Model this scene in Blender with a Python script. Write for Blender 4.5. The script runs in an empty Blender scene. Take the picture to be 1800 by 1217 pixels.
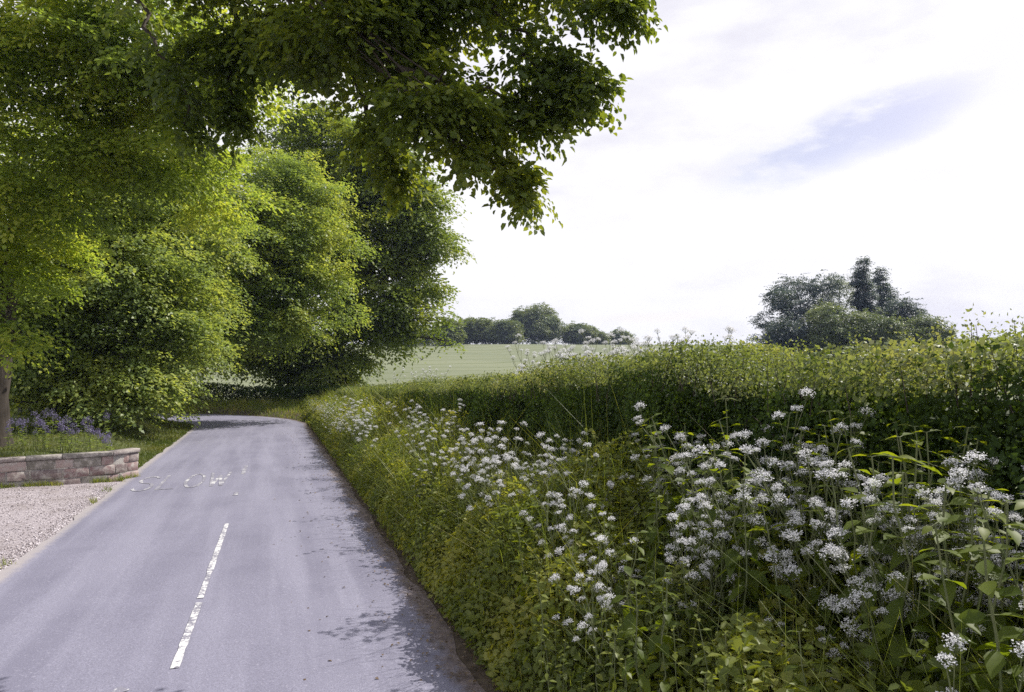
import bpy, math
import numpy as np
from mathutils import Vector
R = math.radians
sc = bpy.context.scene
COL = sc.collection

# ------------------------------------------------------------------ camera
F = 1173.0                      # focal length in pixels of the 1800 px wide photograph
CX, CY = 900.0, 608.5
CAMH = 2.5
PITCH = math.atan((650 - CY) / F)
cam_d = bpy.data.cameras.new('camera'); cam = bpy.data.objects.new('camera', cam_d); COL.objects.link(cam)
cam_d.sensor_width = 36.0; cam_d.lens = 36.0 * F / 1800.0
cam_d.clip_start = 0.05; cam_d.clip_end = 4000
cam.location = (0, 0, CAMH); cam.rotation_euler = (math.pi / 2 + PITCH, 0, 0)
sc.camera = cam

# ------------------------------------------------------------------ light
SUN_AZ, SUN_EL = R(60), R(50)   # azimuth clockwise from the view direction (+Y)
sun_dir = Vector((math.sin(SUN_AZ) * math.cos(SUN_EL), math.cos(SUN_AZ) * math.cos(SUN_EL), math.sin(SUN_EL)))
sl = bpy.data.lights.new('sun', 'SUN'); sl.energy = 4.2; sl.angle = R(0.5); sl.color = (1.0, 0.95, 0.86)
so = bpy.data.objects.new('sun', sl); COL.objects.link(so)
so.rotation_euler = (-sun_dir).to_track_quat('-Z', 'Y').to_euler()
so.location = sun_dir * 50

W_ = bpy.data.worlds.new('World'); sc.world = W_; W_.use_nodes = True


def build_world():
    nt = W_.node_tree; N = nt.nodes; L = nt.links
    N.clear()
    out = N.new('ShaderNodeOutputWorld'); bg = N.new('ShaderNodeBackground'); L.new(bg.outputs[0], out.inputs[0])
    sky = N.new('ShaderNodeTexSky'); sky.sky_type = 'NISHITA'; sky.sun_disc = False
    sky.sun_elevation = SUN_EL; sky.sun_rotation = SUN_AZ
    tc = N.new('ShaderNodeTexCoord')
    nrm = N.new('ShaderNodeVectorMath'); nrm.operation = 'NORMALIZE'; L.new(tc.outputs['Generated'], nrm.inputs[0])
    d = nrm.outputs[0]

    def math_(op, a, b=None, c=None, clamp=False):
        m = N.new('ShaderNodeMath'); m.operation = op; m.use_clamp = clamp
        for i, v in enumerate((a, b, c)):
            if v is None: continue
            if isinstance(v, (int, float)): m.inputs[i].default_value = v
            else: L.new(v, m.inputs[i])
        return m.outputs[0]

    def dot(v):
        m = N.new('ShaderNodeVectorMath'); m.operation = 'DOT_PRODUCT'; L.new(d, m.inputs[0]); m.inputs[1].default_value = v
        return m.outputs['Value']

    def noise(scale, detail, rough, stretch=(1, 1, 1)):
        mp = N.new('ShaderNodeMapping'); mp.inputs['Scale'].default_value = stretch; L.new(d, mp.inputs[0])
        n = N.new('ShaderNodeTexNoise'); n.inputs['Scale'].default_value = scale; n.inputs['Detail'].default_value = detail
        n.inputs['Roughness'].default_value = rough; L.new(mp.outputs[0], n.inputs['Vector'])
        return n.outputs[0]

    def ramp(v, a, b):
        m = N.new('ShaderNodeMapRange'); m.interpolation_type = 'SMOOTHSTEP'
        L.new(v, m.inputs[0]); m.inputs[1].default_value = a; m.inputs[2].default_value = b
        return m.outputs[0]

    n3 = noise(8.0, 8, .6, (1, 1, 2.6)); n1 = noise(3.0, 6, .55, (1, 1, 2.2)); n2 = noise(1.6, 4, .5, (1, 1, 3))

    def gap(px, py, tilt, la, lb):
        v = Vector(((px - CX) / F, 1.0, (650 - py) / F)).normalized()
        e1 = Vector((v.y, -v.x, 0)).normalized(); e2 = e1.cross(v)
        a_ = e1 * math.cos(tilt) + e2 * math.sin(tilt); b_ = -e1 * math.sin(tilt) + e2 * math.cos(tilt)
        a = math_('DIVIDE', dot(a_ - v * 0), la); b = math_('DIVIDE', dot(b_), lb)
        w = math_('MULTIPLY', math_('SUBTRACT', n1, .5), 2.6)
        b = math_('ADD', b, w)
        q = math_('ADD', math_('MULTIPLY', a, a), math_('MULTIPLY', b, b))
        front = ramp(dot(v), .5, .7)
        return math_('MULTIPLY', ramp(q, 1.25, 0.0), front)

    g = gap(1490, 238, R(17), .18, .052)
    g2 = math_('MULTIPLY', gap(1780, 95, R(25), .13, .06), .12)
    g3 = math_('MULTIPLY', gap(1160, 556, R(1), .11, .010), .35)
    # more open blue overhead and behind
    up = ramp(dot((0, 0, 1)), .50, .95)
    holes = math_('MULTIPLY', ramp(n2, .42, .60), up)
    G = math_('MAXIMUM', math_('MAXIMUM', math_('MULTIPLY', math_('MULTIPLY', g, ramp(n3, .30, .56)), .85), g2), math_('MAXIMUM', g3, math_('MULTIPLY', holes, .8)))
    cc = N.new('ShaderNodeMix'); cc.data_type = 'RGBA'
    L.new(ramp(math_('ADD', math_('MULTIPLY', n2, .65), math_('MULTIPLY', n3, .35)), .38, .58), cc.inputs['Factor'])
    cc.inputs['A'].default_value = (.585, .575, .64, 1); cc.inputs['B'].default_value = (.715, .71, .735, 1)
    sk = N.new('ShaderNodeMix'); sk.data_type = 'RGBA'; sk.blend_type = 'MULTIPLY'; sk.inputs['Factor'].default_value = 1
    L.new(sky.outputs[0], sk.inputs['A']); sk.inputs['B'].default_value = (.125, .098, .092, 1)
    mx = N.new('ShaderNodeMix'); mx.data_type = 'RGBA'
    L.new(G, mx.inputs['Factor']); L.new(cc.outputs['Result'], mx.inputs['A']); L.new(sk.outputs['Result'], mx.inputs['B'])
    L.new(mx.outputs['Result'], bg.inputs[0]); bg.inputs[1].default_value = 1.0


build_world()
sc.view_settings.view_transform = 'Standard'; sc.view_settings.look = 'None'
sc.view_settings.exposure = 0.55; sc.view_settings.gamma = 1.0
cy = sc.cycles
cy.max_bounces = 8; cy.diffuse_bounces = 4; cy.glossy_bounces = 2; cy.transmission_bounces = 5; cy.transparent_max_bounces = 4
cy.use_denoising = False
cy.sample_clamp_indirect = 6.0

# ------------------------------------------------------------------ coordinates
YAW = math.atan((476 - CX) / F)                         # the lane runs off to the left of the view
U = np.array([math.sin(YAW), math.cos(YAW)]); NN = np.array([math.cos(YAW), -math.sin(YAW)])
ct, st = math.cos(PITCH), math.sin(PITCH)


def ray(px, py):
    x = (px - CX) / F; v = -(py - CY) / F
    y = ct - v * st; z = st + v * ct
    return x / y, z / y                                  # per metre of depth


def W(px, py, d):
    x, z = ray(px, py)
    return np.array([x * d, d, CAMH + z * d])


def Gp(px, py, z=0.0):
    x, zz = ray(px, py); d = (z - CAMH) / zz
    return np.array([x * d, d, z])


def st_xy(s, t):
    s = np.asarray(s, float); t = np.asarray(t, float)
    return np.stack([s * U[0] + t * NN[0], s * U[1] + t * NN[1]], -1)


def xy_st(x, y):
    return x * U[0] + y * U[1], x * NN[0] + y * NN[1]


# the lane's centre line: straight, then a tight left-hand bend
TC = -0.72; S1 = 31.5; RB = 9.0; TURN = R(84)
_p = []
for s in np.arange(-60, S1, 0.5): _p.append(st_xy(s, TC))
_c = st_xy(S1, TC - RB)
for a in np.linspace(0, TURN, 40):
    _p.append(_c + RB * (math.cos(a) * NN + math.sin(a) * U))
_e = _p[-1]; _ed = (-math.sin(TURN) * NN + math.cos(TURN) * U)
for k in np.arange(0.5, 60, 0.5): _p.append(_e + _ed * k)
PATH = np.array(_p)
TAN = np.gradient(PATH, axis=0); TAN /= np.linalg.norm(TAN, axis=1)[:, None]
NOR = np.stack([TAN[:, 1], -TAN[:, 0]], -1)             # to the right of travel
SLEN = np.concatenate([[0], np.cumsum(np.linalg.norm(np.diff(PATH, axis=0), axis=1))]) - 60


def road_sd(x, y):
    """signed distance from the lane's centre line (right positive) and the length along it"""
    x = np.atleast_1d(np.asarray(x, float)).ravel(); y = np.atleast_1d(np.asarray(y, float)).ravel()
    sd = np.empty(len(x)); sl = np.empty(len(x))
    for i in range(0, len(x), 4000):
        q = np.stack([x[i:i + 4000], y[i:i + 4000]], -1)
        dd = ((q[:, None, :] - PATH[None]) ** 2).sum(-1); k = dd.argmin(1)
        v = q - PATH[k]
        lat = (v * NOR[k]).sum(1); ln = (v * TAN[k]).sum(1)
        dist = np.sqrt(dd[np.arange(len(k)), k])
        sd[i:i + 4000] = np.where(np.abs(ln) < .6, lat, np.sign(lat) * dist); sl[i:i + 4000] = SLEN[k] + ln
    return sd, sl


def sstep(a, b, v):
    t = np.clip((v - a) / (b - a), 0, 1); return t * t * (3 - 2 * t)


def vnoise(x, y, seed=0):
    """smooth value noise in 2-D, about -1..1"""
    x = np.asarray(x, float); y = np.asarray(y, float)
    xi = np.floor(x).astype(np.int64); yi = np.floor(y).astype(np.int64); fx = x - xi; fy = y - yi
    fx = fx * fx * (3 - 2 * fx); fy = fy * fy * (3 - 2 * fy)

    def h(a, b):
        n = (a * 374761393 + b * 668265263 + seed * 974711) & 0x7fffffff
        n = ((n ^ (n >> 13)) * 1274126177) & 0x7fffffff
        return ((n ^ (n >> 16)) & 0xffff) / 32767.5 - 1
    return (h(xi, yi) * (1 - fx) + h(xi + 1, yi) * fx) * (1 - fy) + (h(xi, yi + 1) * (1 - fx) + h(xi + 1, yi + 1) * fx) * fy


ROAD_L, ROAD_R = -2.35, 2.32                             # edges from the lane's centre line


def ground(x, y):
    x = np.atleast_1d(np.asarray(x, float)).ravel(); y = np.atleast_1d(np.asarray(y, float)).ravel()
    sd, sl = road_sd(x, y)
    # right: a hedge bank, then the field
    r = sd - ROAD_R
    right = .30 * sstep(.05, .9, r) + .28 * sstep(.8, 3.0, r)
    far = np.hypot(x, y)
    fade = sstep(24, 40, sl)
    right = right * (1 - .35 * fade)
    field = 10.6 * sstep(48, 235, far) - .25 * sstep(4, 12, r)
    field = field * sstep(3.5, 30, r) + .6 * vnoise(x / 40, y / 40, 3) * sstep(50, 90, far)
    # left: drive is level, behind the wall the garden is raised
    l = -(sd - ROAD_L)
    gard = (.50 * sstep(.25, 2.2, l) + .25 * sstep(3, 9, l)) * sstep(0.0, .6, wall_side(x, y))
    left = gard + .05 * vnoise(x / 2.3, y / 2.3, 5) * sstep(.5, 2, l) + 3 * sstep(60, 240, far) * sstep(10, 40, l)
    z = np.where(r > 0, right + field, np.where(l > 0, left, 0.0))
    z = z + .02 * vnoise(x / .7, y / .7, 9) * np.where((r > .1) | (l > .3), 1, 0)
    return z


WALL_PTS = np.array([Gp(240, 838)[:2] + np.array([.05, .0]), Gp(200, 846)[:2], Gp(120, 853)[:2], Gp(0, 862)[:2], Gp(0, 862)[:2] + np.array([-3.2, -3.0]), Gp(0, 862)[:2] + np.array([-9, -7])])


def wall_side(x, y):
    """distance behind the garden wall's line (positive on the garden side)"""
    best = np.full(len(x), 1e9); sg = np.zeros(len(x))
    P = np.vstack([WALL_PTS[:1] + (WALL_PTS[:1] - WALL_PTS[1:2]) * 20, WALL_PTS])
    for a, b in zip(P[:-1], P[1:]):
        v = b - a; L2 = (v ** 2).sum()
        t = np.clip(((x - a[0]) * v[0] + (y - a[1]) * v[1]) / L2, 0, 1)
        dx = x - a[0] - t * v[0]; dy = y - a[1] - t * v[1]
        dd = np.hypot(dx, dy); cr = v[0] * dy - v[1] * dx
        m = dd < best
        best = np.where(m, dd, best); sg = np.where(m, -np.sign(cr), sg)
    return best * sg


def gz(x, y): return float(ground([x], [y])[0])


# ------------------------------------------------------------------ mesh helpers
def mesh_np(name, V, faces, mat, parent=None, uv=None, smooth=False, mats=None, midx=None):
    """V (n,3); faces = list of (m,k) index arrays"""
    me = bpy.data.meshes.new(name)
    V = np.asarray(V, np.float32)
    faces = [np.asarray(f, np.int32) for f in faces if len(f)]
    me.vertices.add(len(V)); me.vertices.foreach_set('co', V.ravel())
    tot = np.concatenate([np.full(len(f), f.shape[1], np.int32) for f in faces])
    lv = np.concatenate([f.ravel() for f in faces])
    me.loops.add(len(lv)); me.polygons.add(len(tot))
    me.loops.foreach_set('vertex_index', lv)
    start = np.concatenate([[0], np.cumsum(tot)[:-1]]).astype(np.int32)
    me.polygons.foreach_set('loop_start', start); me.polygons.foreach_set('loop_total', tot)
    if smooth: me.polygons.foreach_set('use_smooth', np.ones(len(tot), bool))
    if uv is not None:
        l = me.uv_layers.new(name='UVMap'); l.data.foreach_set('uv', np.asarray(uv, np.float32)[lv].ravel())
    for m in (mats or [mat]): me.materials.append(m)
    if midx is not None: me.polygons.foreach_set('material_index', np.asarray(midx, np.int32))
    me.update(calc_edges=True); me.validate()
    o = bpy.data.objects.new(name, me); COL.objects.link(o)
    if parent: o.parent = parent
    return o


class MB:
    def __init__(s): s.v = []; s.q = []; s.t = []; s.n = 0

    def add(s, V, q=None, t=None):
        V = np.asarray(V, float).reshape(-1, 3)
        if q is not None and len(q): s.q.append(np.asarray(q).reshape(-1, 4) + s.n)
        if t is not None and len(t): s.t.append(np.asarray(t).reshape(-1, 3) + s.n)
        s.v.append(V); s.n += len(V)

    def tube(s, P, rad, sides=6, cap=False):
        P = np.asarray(P, float); n = len(P); rad = np.broadcast_to(np.asarray(rad, float), (n,))
        T = np.gradient(P, axis=0); T /= np.linalg.norm(T, axis=1)[:, None] + 1e-9
        ref = np.array([.31, .17, .93]) if abs(T[0] @ np.array([.31, .17, .93])) < .9 else np.array([1., .1, 0])
        A = np.cross(T, ref); A /= np.linalg.norm(A, axis=1)[:, None] + 1e-9
        B = np.cross(T, A)
        a = np.arange(sides) * 2 * math.pi / sides
        V = P[:, None] + rad[:, None, None] * (np.cos(a)[None, :, None] * A[:, None] + np.sin(a)[None, :, None] * B[:, None])
        i = np.arange(n - 1)[:, None] * sides + np.arange(sides)[None]
        j = np.arange(n - 1)[:, None] * sides + (np.arange(sides)[None] + 1) % sides
        s.add(V, np.stack([i, j, j + sides, i + sides], -1))

    def build(s, name, mat, parent=None, smooth=True):
        return mesh_np(name, np.vstack(s.v), ([np.vstack(s.q)] if s.q else []) + ([np.vstack(s.t)] if s.t else []), mat, parent, smooth=smooth)


def nrm(v): return v / (np.linalg.norm(v, axis=-1, keepdims=True) + 1e-9)


def leaf_verts(pos, d, n, ln, wd, fold=.18):
    """rhombic folded leaves: pos, direction, normal (m,3), length, width (m,)"""
    d = nrm(d); s = nrm(np.cross(d, n)); n = np.cross(s, d)
    ln = np.asarray(ln)[:, None]; wd = np.asarray(wd)[:, None]
    mid = pos + d * ln * .45
    up = n * wd * fold
    V = np.stack([pos, mid + s * wd * .5 + up, pos + d * ln - n * ln * .10, mid - s * wd * .5 + up], 1)
    return V.reshape(-1, 3)


def leaf6_verts(pos, d, n, ln, wd, fold=.22):
    """broader ovate leaves, folded along the midrib and curled at the tip"""
    d = nrm(d); s = nrm(np.cross(d, n)); n = np.cross(s, d)
    ln = np.asarray(ln)[:, None]; wd = np.asarray(wd)[:, None]
    up = n * wd * fold; a = pos + d * ln * .26; b = pos + d * ln * .66 - n * ln * .05
    V = np.stack([pos, a + s * wd * .46 + up, b + s * wd * .42 + up * .8, pos + d * ln - n * ln * .16, b - s * wd * .42 + up * .8, a - s * wd * .46 + up], 1)
    return V.reshape(-1, 3)


def six_idx(m):
    b = np.arange(m)[:, None] * 6
    return np.concatenate([b + np.array([0, 1, 2, 3])[None], b + np.array([0, 3, 4, 5])[None]])


def quad_idx(m):
    b = np.arange(m)[:, None] * 4
    return b + np.array([0, 1, 2, 3])[None]


def sprays(C, D, L, n, leaf, rng, flat=.75, wide=.38, droop=.25, ratio=.62, jit=.35, six=False):
    """leafy twigs: at every C a twig of length L along D bearing n leaves"""
    K = len(C); D = nrm(D); Z = np.array([0, 0, 1.0])
    S = np.cross(D, Z) + rng.normal(0, .12, (K, 3)); S = nrm(S); Nn = nrm(np.cross(S, D)); Nn *= np.sign(Nn[:, 2:3] + 1e-6)
    L = np.broadcast_to(L, (K,))
    t = (np.arange(n)[None] + rng.random((K, n))) / n
    side = np.where(np.arange(n) % 2 == 0, 1.0, -1.0)[None] * np.ones((K, 1))
    lat = side * (rng.random((K, n)) ** .8) * wide * (1.05 - t * .75)
    pos = C[:, None] + D[:, None] * (L[:, None] * t)[..., None] + S[:, None] * (L[:, None] * lat)[..., None]
    pos[..., 2] -= L[:, None] * droop * (t ** 2 + .6 * lat ** 2)
    pos += rng.normal(0, .05, pos.shape) * L[:, None, None]
    d = D[:, None] * .75 + S[:, None] * (side * .75)[..., None] + rng.normal(0, jit, pos.shape)
    d[..., 2] -= .22
    nn = Nn[:, None] * flat + rng.normal(0, .38, pos.shape)
    m = K * n
    ln = leaf * (.65 + .6 * rng.random(m))
    return (leaf6_verts if six else leaf_verts)(pos.reshape(-1, 3), d.reshape(-1, 3), nn.reshape(-1, 3), ln, ln * ratio * (.85 + .3 * rng.random(m)))


def fol(name, Vs, mat, parent=None, six=False):
    V = np.vstack(Vs); return mesh_np(name, V, [six_idx(len(V) // 6) if six else quad_idx(len(V) // 4)], mat, parent)


# ------------------------------------------------------------------ materials
def new_mat(name):
    m = bpy.data.materials.new(name); m.use_nodes = True
    m.node_tree.nodes.clear()
    return m, m.node_tree.nodes, m.node_tree.links


def leaf_mat(name, c1, c2, c3=None, trans=.42, tmul=(1.9, 1.75, .55), rough=.45, spec=.35, nscale=.6, clump=.55, dark=.55):
    """foliage: leaf colours vary from leaf to leaf and from clump to clump"""
    m, N, L = new_mat(name)
    out = N.new('ShaderNodeOutputMaterial')
    geo = N.new('ShaderNodeNewGeometry'); tc = N.new('ShaderNodeTexCoord')
    nz = N.new('ShaderNodeTexNoise'); nz.inputs['Scale'].default_value = nscale; nz.inputs['Detail'].default_value = 3
    L.new(tc.outputs['Object'], nz.inputs['Vector'])
    ad = N.new('ShaderNodeMath'); ad.operation = 'MULTIPLY_ADD'
    mr = N.new('ShaderNodeMapRange'); mr.inputs[1].default_value = .35; mr.inputs[2].default_value = .65
    L.new(nz.outputs[0], mr.inputs[0])
    L.new(mr.outputs[0], ad.inputs[0]); ad.inputs[1].default_value = clump
    ml = N.new('ShaderNodeMath'); ml.operation = 'MULTIPLY'; L.new(geo.outputs['Random Per Island'], ml.inputs[0]); ml.inputs[1].default_value = 1 - clump
    L.new(ml.outputs[0], ad.inputs[2])
    cr = N.new('ShaderNodeValToRGB'); e = cr.color_ramp.elements
    e[0].position = .12; e[0].color = (*c1, 1); e[1].position = .85; e[1].color = (*(c3 or c2), 1)
    if c3: x = e.new(.55); x.color = (*c2, 1)
    L.new(ad.outputs[0], cr.inputs[0])
    b = N.new('ShaderNodeBsdfPrincipled'); b.inputs['Roughness'].default_value = rough
    b.inputs['Specular IOR Level'].default_value = spec
    L.new(cr.outputs[0], b.inputs['Base Color'])
    tr = N.new('ShaderNodeBsdfTranslucent')
    mu = N.new('ShaderNodeMix'); mu.data_type = 'RGBA'; mu.blend_type = 'MULTIPLY'; mu.inputs['Factor'].default_value = 1
    mu.clamp_result = False
    L.new(cr.outputs[0], mu.inputs['A']); mu.inputs['B'].default_value = (*tmul, 1)
    L.new(mu.outputs['Result'], tr.inputs[0])
    mx = N.new('ShaderNodeMixShader'); mx.inputs[0].default_value = trans
    L.new(b.outputs[0], mx.inputs[1]); L.new(tr.outputs[0], mx.inputs[2]); L.new(mx.outputs[0], out.inputs[0])
    return m


def noise_mat(name, c1, c2, scale=8, detail=6, rough=.85, bump=.3, bscale=None, spec=.25, c3=None, stretch=(1, 1, 1)):
    m, N, L = new_mat(name)
    out = N.new('ShaderNodeOutputMaterial'); b = N.new('ShaderNodeBsdfPrincipled'); L.new(b.outputs[0], out.inputs[0])
    b.inputs['Roughness'].default_value = rough; b.inputs['Specular IOR Level'].default_value = spec
    tc = N.new('ShaderNodeTexCoord'); mp = N.new('ShaderNodeMapping'); mp.inputs['Scale'].default_value = stretch
    L.new(tc.outputs['Object'], mp.inputs[0])
    n = N.new('ShaderNodeTexNoise'); n.inputs['Scale'].default_value = scale; n.inputs['Detail'].default_value = detail
    n.inputs['Roughness'].default_value = .65; L.new(mp.outputs[0], n.inputs['Vector'])
    cr = N.new('ShaderNodeValToRGB'); e = cr.color_ramp.elements
    e[0].position = .32; e[0].color = (*c1, 1); e[1].position = .68; e[1].color = (*c2, 1)
    if c3: x = e.new(.5); x.color = (*c3, 1)
    L.new(n.outputs[0], cr.inputs[0]); L.new(cr.outputs[0], b.inputs['Base Color'])
    n2 = N.new('ShaderNodeTexNoise'); n2.inputs['Scale'].default_value = bscale or scale * 3; n2.inputs['Detail'].default_value = 5
    L.new(mp.outputs[0], n2.inputs['Vector'])
    bp = N.new('ShaderNodeBump'); bp.inputs['Strength'].default_value = bump; bp.inputs['Distance'].default_value = .03
    L.new(n2.outputs[0], bp.inputs['Height']); L.new(bp.outputs[0], b.inputs['Normal'])
    return m


M = {}
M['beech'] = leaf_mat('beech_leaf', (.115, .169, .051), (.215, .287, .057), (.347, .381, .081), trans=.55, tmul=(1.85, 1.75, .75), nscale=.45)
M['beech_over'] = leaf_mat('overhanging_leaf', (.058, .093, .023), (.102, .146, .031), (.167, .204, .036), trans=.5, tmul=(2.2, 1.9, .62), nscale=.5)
M['bush'] = leaf_mat('understorey_leaf', (.112, .163, .070), (.205, .268, .081), (.332, .370, .108), trans=.45, tmul=(1.85, 1.75, .75), nscale=.5)
M['yellow'] = leaf_mat('yellow_green_leaf', (.119, .176, .064), (.201, .270, .073), (.316, .350, .092), trans=.48, tmul=(1.85, 1.75, .75), nscale=.4)
M['dark'] = leaf_mat('dark_tree_leaf', (.107, .151, .042), (.171, .224, .054), (.286, .319, .057), trans=.36, tmul=(1.7, 1.7, .6), nscale=.3)
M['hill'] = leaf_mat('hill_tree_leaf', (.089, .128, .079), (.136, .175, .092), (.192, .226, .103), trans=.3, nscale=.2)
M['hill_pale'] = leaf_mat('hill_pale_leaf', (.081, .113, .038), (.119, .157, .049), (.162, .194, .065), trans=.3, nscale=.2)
M['blue'] = leaf_mat('hazed_dark_leaf', (.047, .070, .089), (.066, .098, .117), (.093, .129, .141), trans=.25, nscale=.2)  # bluish tint of distance haze put into the leaf colour
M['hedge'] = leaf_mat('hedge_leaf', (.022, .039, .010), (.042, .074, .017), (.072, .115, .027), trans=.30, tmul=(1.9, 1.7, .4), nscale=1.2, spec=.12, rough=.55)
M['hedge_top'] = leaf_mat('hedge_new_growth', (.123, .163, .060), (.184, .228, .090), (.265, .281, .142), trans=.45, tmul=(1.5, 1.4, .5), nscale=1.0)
M['weed'] = leaf_mat('verge_leaf', (.091, .123, .029), (.157, .191, .037), (.275, .284, .062), trans=.45, nscale=.9, clump=.6)
M['grass'] = leaf_mat('grass_blade', (.118, .166, .035), (.198, .235, .053), (.325, .297, .096), trans=.45, tmul=(1.5, 1.5, .5), nscale=1.0)
M['lawn'] = leaf_mat('lawn_blade', (.072, .102, .022), (.108, .138, .029), (.168, .168, .048), trans=.4, tmul=(1.5, 1.5, .5), nscale=.6)
M['shoot'] = leaf_mat('broad_leaf', (.081, .119, .022), (.121, .163, .024), (.176, .206, .028), trans=.55, tmul=(2.1, 1.9, .35), nscale=2, spec=.3, rough=.5)
M['fern'] = leaf_mat('parsley_leaf', (.050, .085, .022), (.085, .120, .034), trans=.45, nscale=2)
M['petal'] = leaf_mat('white_petal', (.720, .720, .740), (.820, .820, .840), trans=.35, tmul=(1, 1, 1.02), clump=.2, rough=.6)
M['lilac'] = leaf_mat('lilac_petal', (.16, .135, .27), (.25, .22, .38), trans=.35, tmul=(1, 1, 1), clump=.2, rough=.6)
M['stem'] = noise_mat('green_stem', (.10, .13, .05), (.17, .18, .09), 20, rough=.6, bump=.05)
M['bark'] = noise_mat('grey_bark', (.03, .024, .02), (.075, .062, .052), 6, rough=.9, bump=.7, bscale=14, stretch=(1, 1, .25))
M['twig'] = noise_mat('dark_twig', (.035, .028, .022), (.075, .06, .05), 10, rough=.9, bump=.3)
M['soil'] = noise_mat('verge_soil', (.045, .034, .024), (.11, .085, .065), 9, rough=.95, bump=.6)
M['turf'] = noise_mat('turf_soil', (.050, .062, .020), (.095, .105, .038), 5, rough=.95, bump=.5)


def crop_mat():
    m, N, L = new_mat('young_crop')
    out = N.new('ShaderNodeOutputMaterial'); b = N.new('ShaderNodeBsdfPrincipled'); L.new(b.outputs[0], out.inputs[0])
    b.inputs['Roughness'].default_value = .9; b.inputs['Specular IOR Level'].default_value = .1
    tc = N.new('ShaderNodeTexCoord')
    n = N.new('ShaderNodeTexNoise'); n.inputs['Scale'].default_value = .035; n.inputs['Detail'].default_value = 7; n.inputs['Roughness'].default_value = .6
    mp = N.new('ShaderNodeMapping'); mp.inputs['Scale'].default_value = (.5, 1.6, 1); mp.inputs['Rotation'].default_value = (0, 0, .25)
    L.new(tc.outputs['Object'], mp.inputs[0]); L.new(mp.outputs[0], n.inputs['Vector'])
    cr = N.new('ShaderNodeValToRGB'); e = cr.color_ramp.elements
    e[0].position = .3; e[0].color = (.135, .155, .095, 1); e[1].position = .7; e[1].color = (.20, .215, .135, 1)
    x = e.new(.5); x.color = (.168, .185, .115, 1)
    L.new(n.outputs[0], cr.inputs[0])
    # tramlines left by the sprayer
    wv = N.new('ShaderNodeTexWave'); wv.wave_type = 'BANDS'; wv.inputs['Scale'].default_value = .035; wv.inputs['Distortion'].default_value = 6; wv.inputs['Detail'].default_value = 1
    mp2 = N.new('ShaderNodeMapping'); mp2.inputs['Rotation'].default_value = (0, 0, 1.1); L.new(tc.outputs['Object'], mp2.inputs[0]); L.new(mp2.outputs[0], wv.inputs['Vector'])
    mr = N.new('ShaderNodeMapRange'); mr.inputs[1].default_value = .93; mr.inputs[2].default_value = 1; L.new(wv.outputs['Fac'], mr.inputs[0])
    mx = N.new('ShaderNodeMix'); mx.data_type = 'RGBA'; L.new(mr.outputs[0], mx.inputs['Factor']); L.new(cr.outputs[0], mx.inputs['A']); mx.inputs['B'].default_value = (.12, .14, .07, 1)
    L.new(mx.outputs['Result'], b.inputs['Base Color'])
    return m


M['crop'] = crop_mat()


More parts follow.
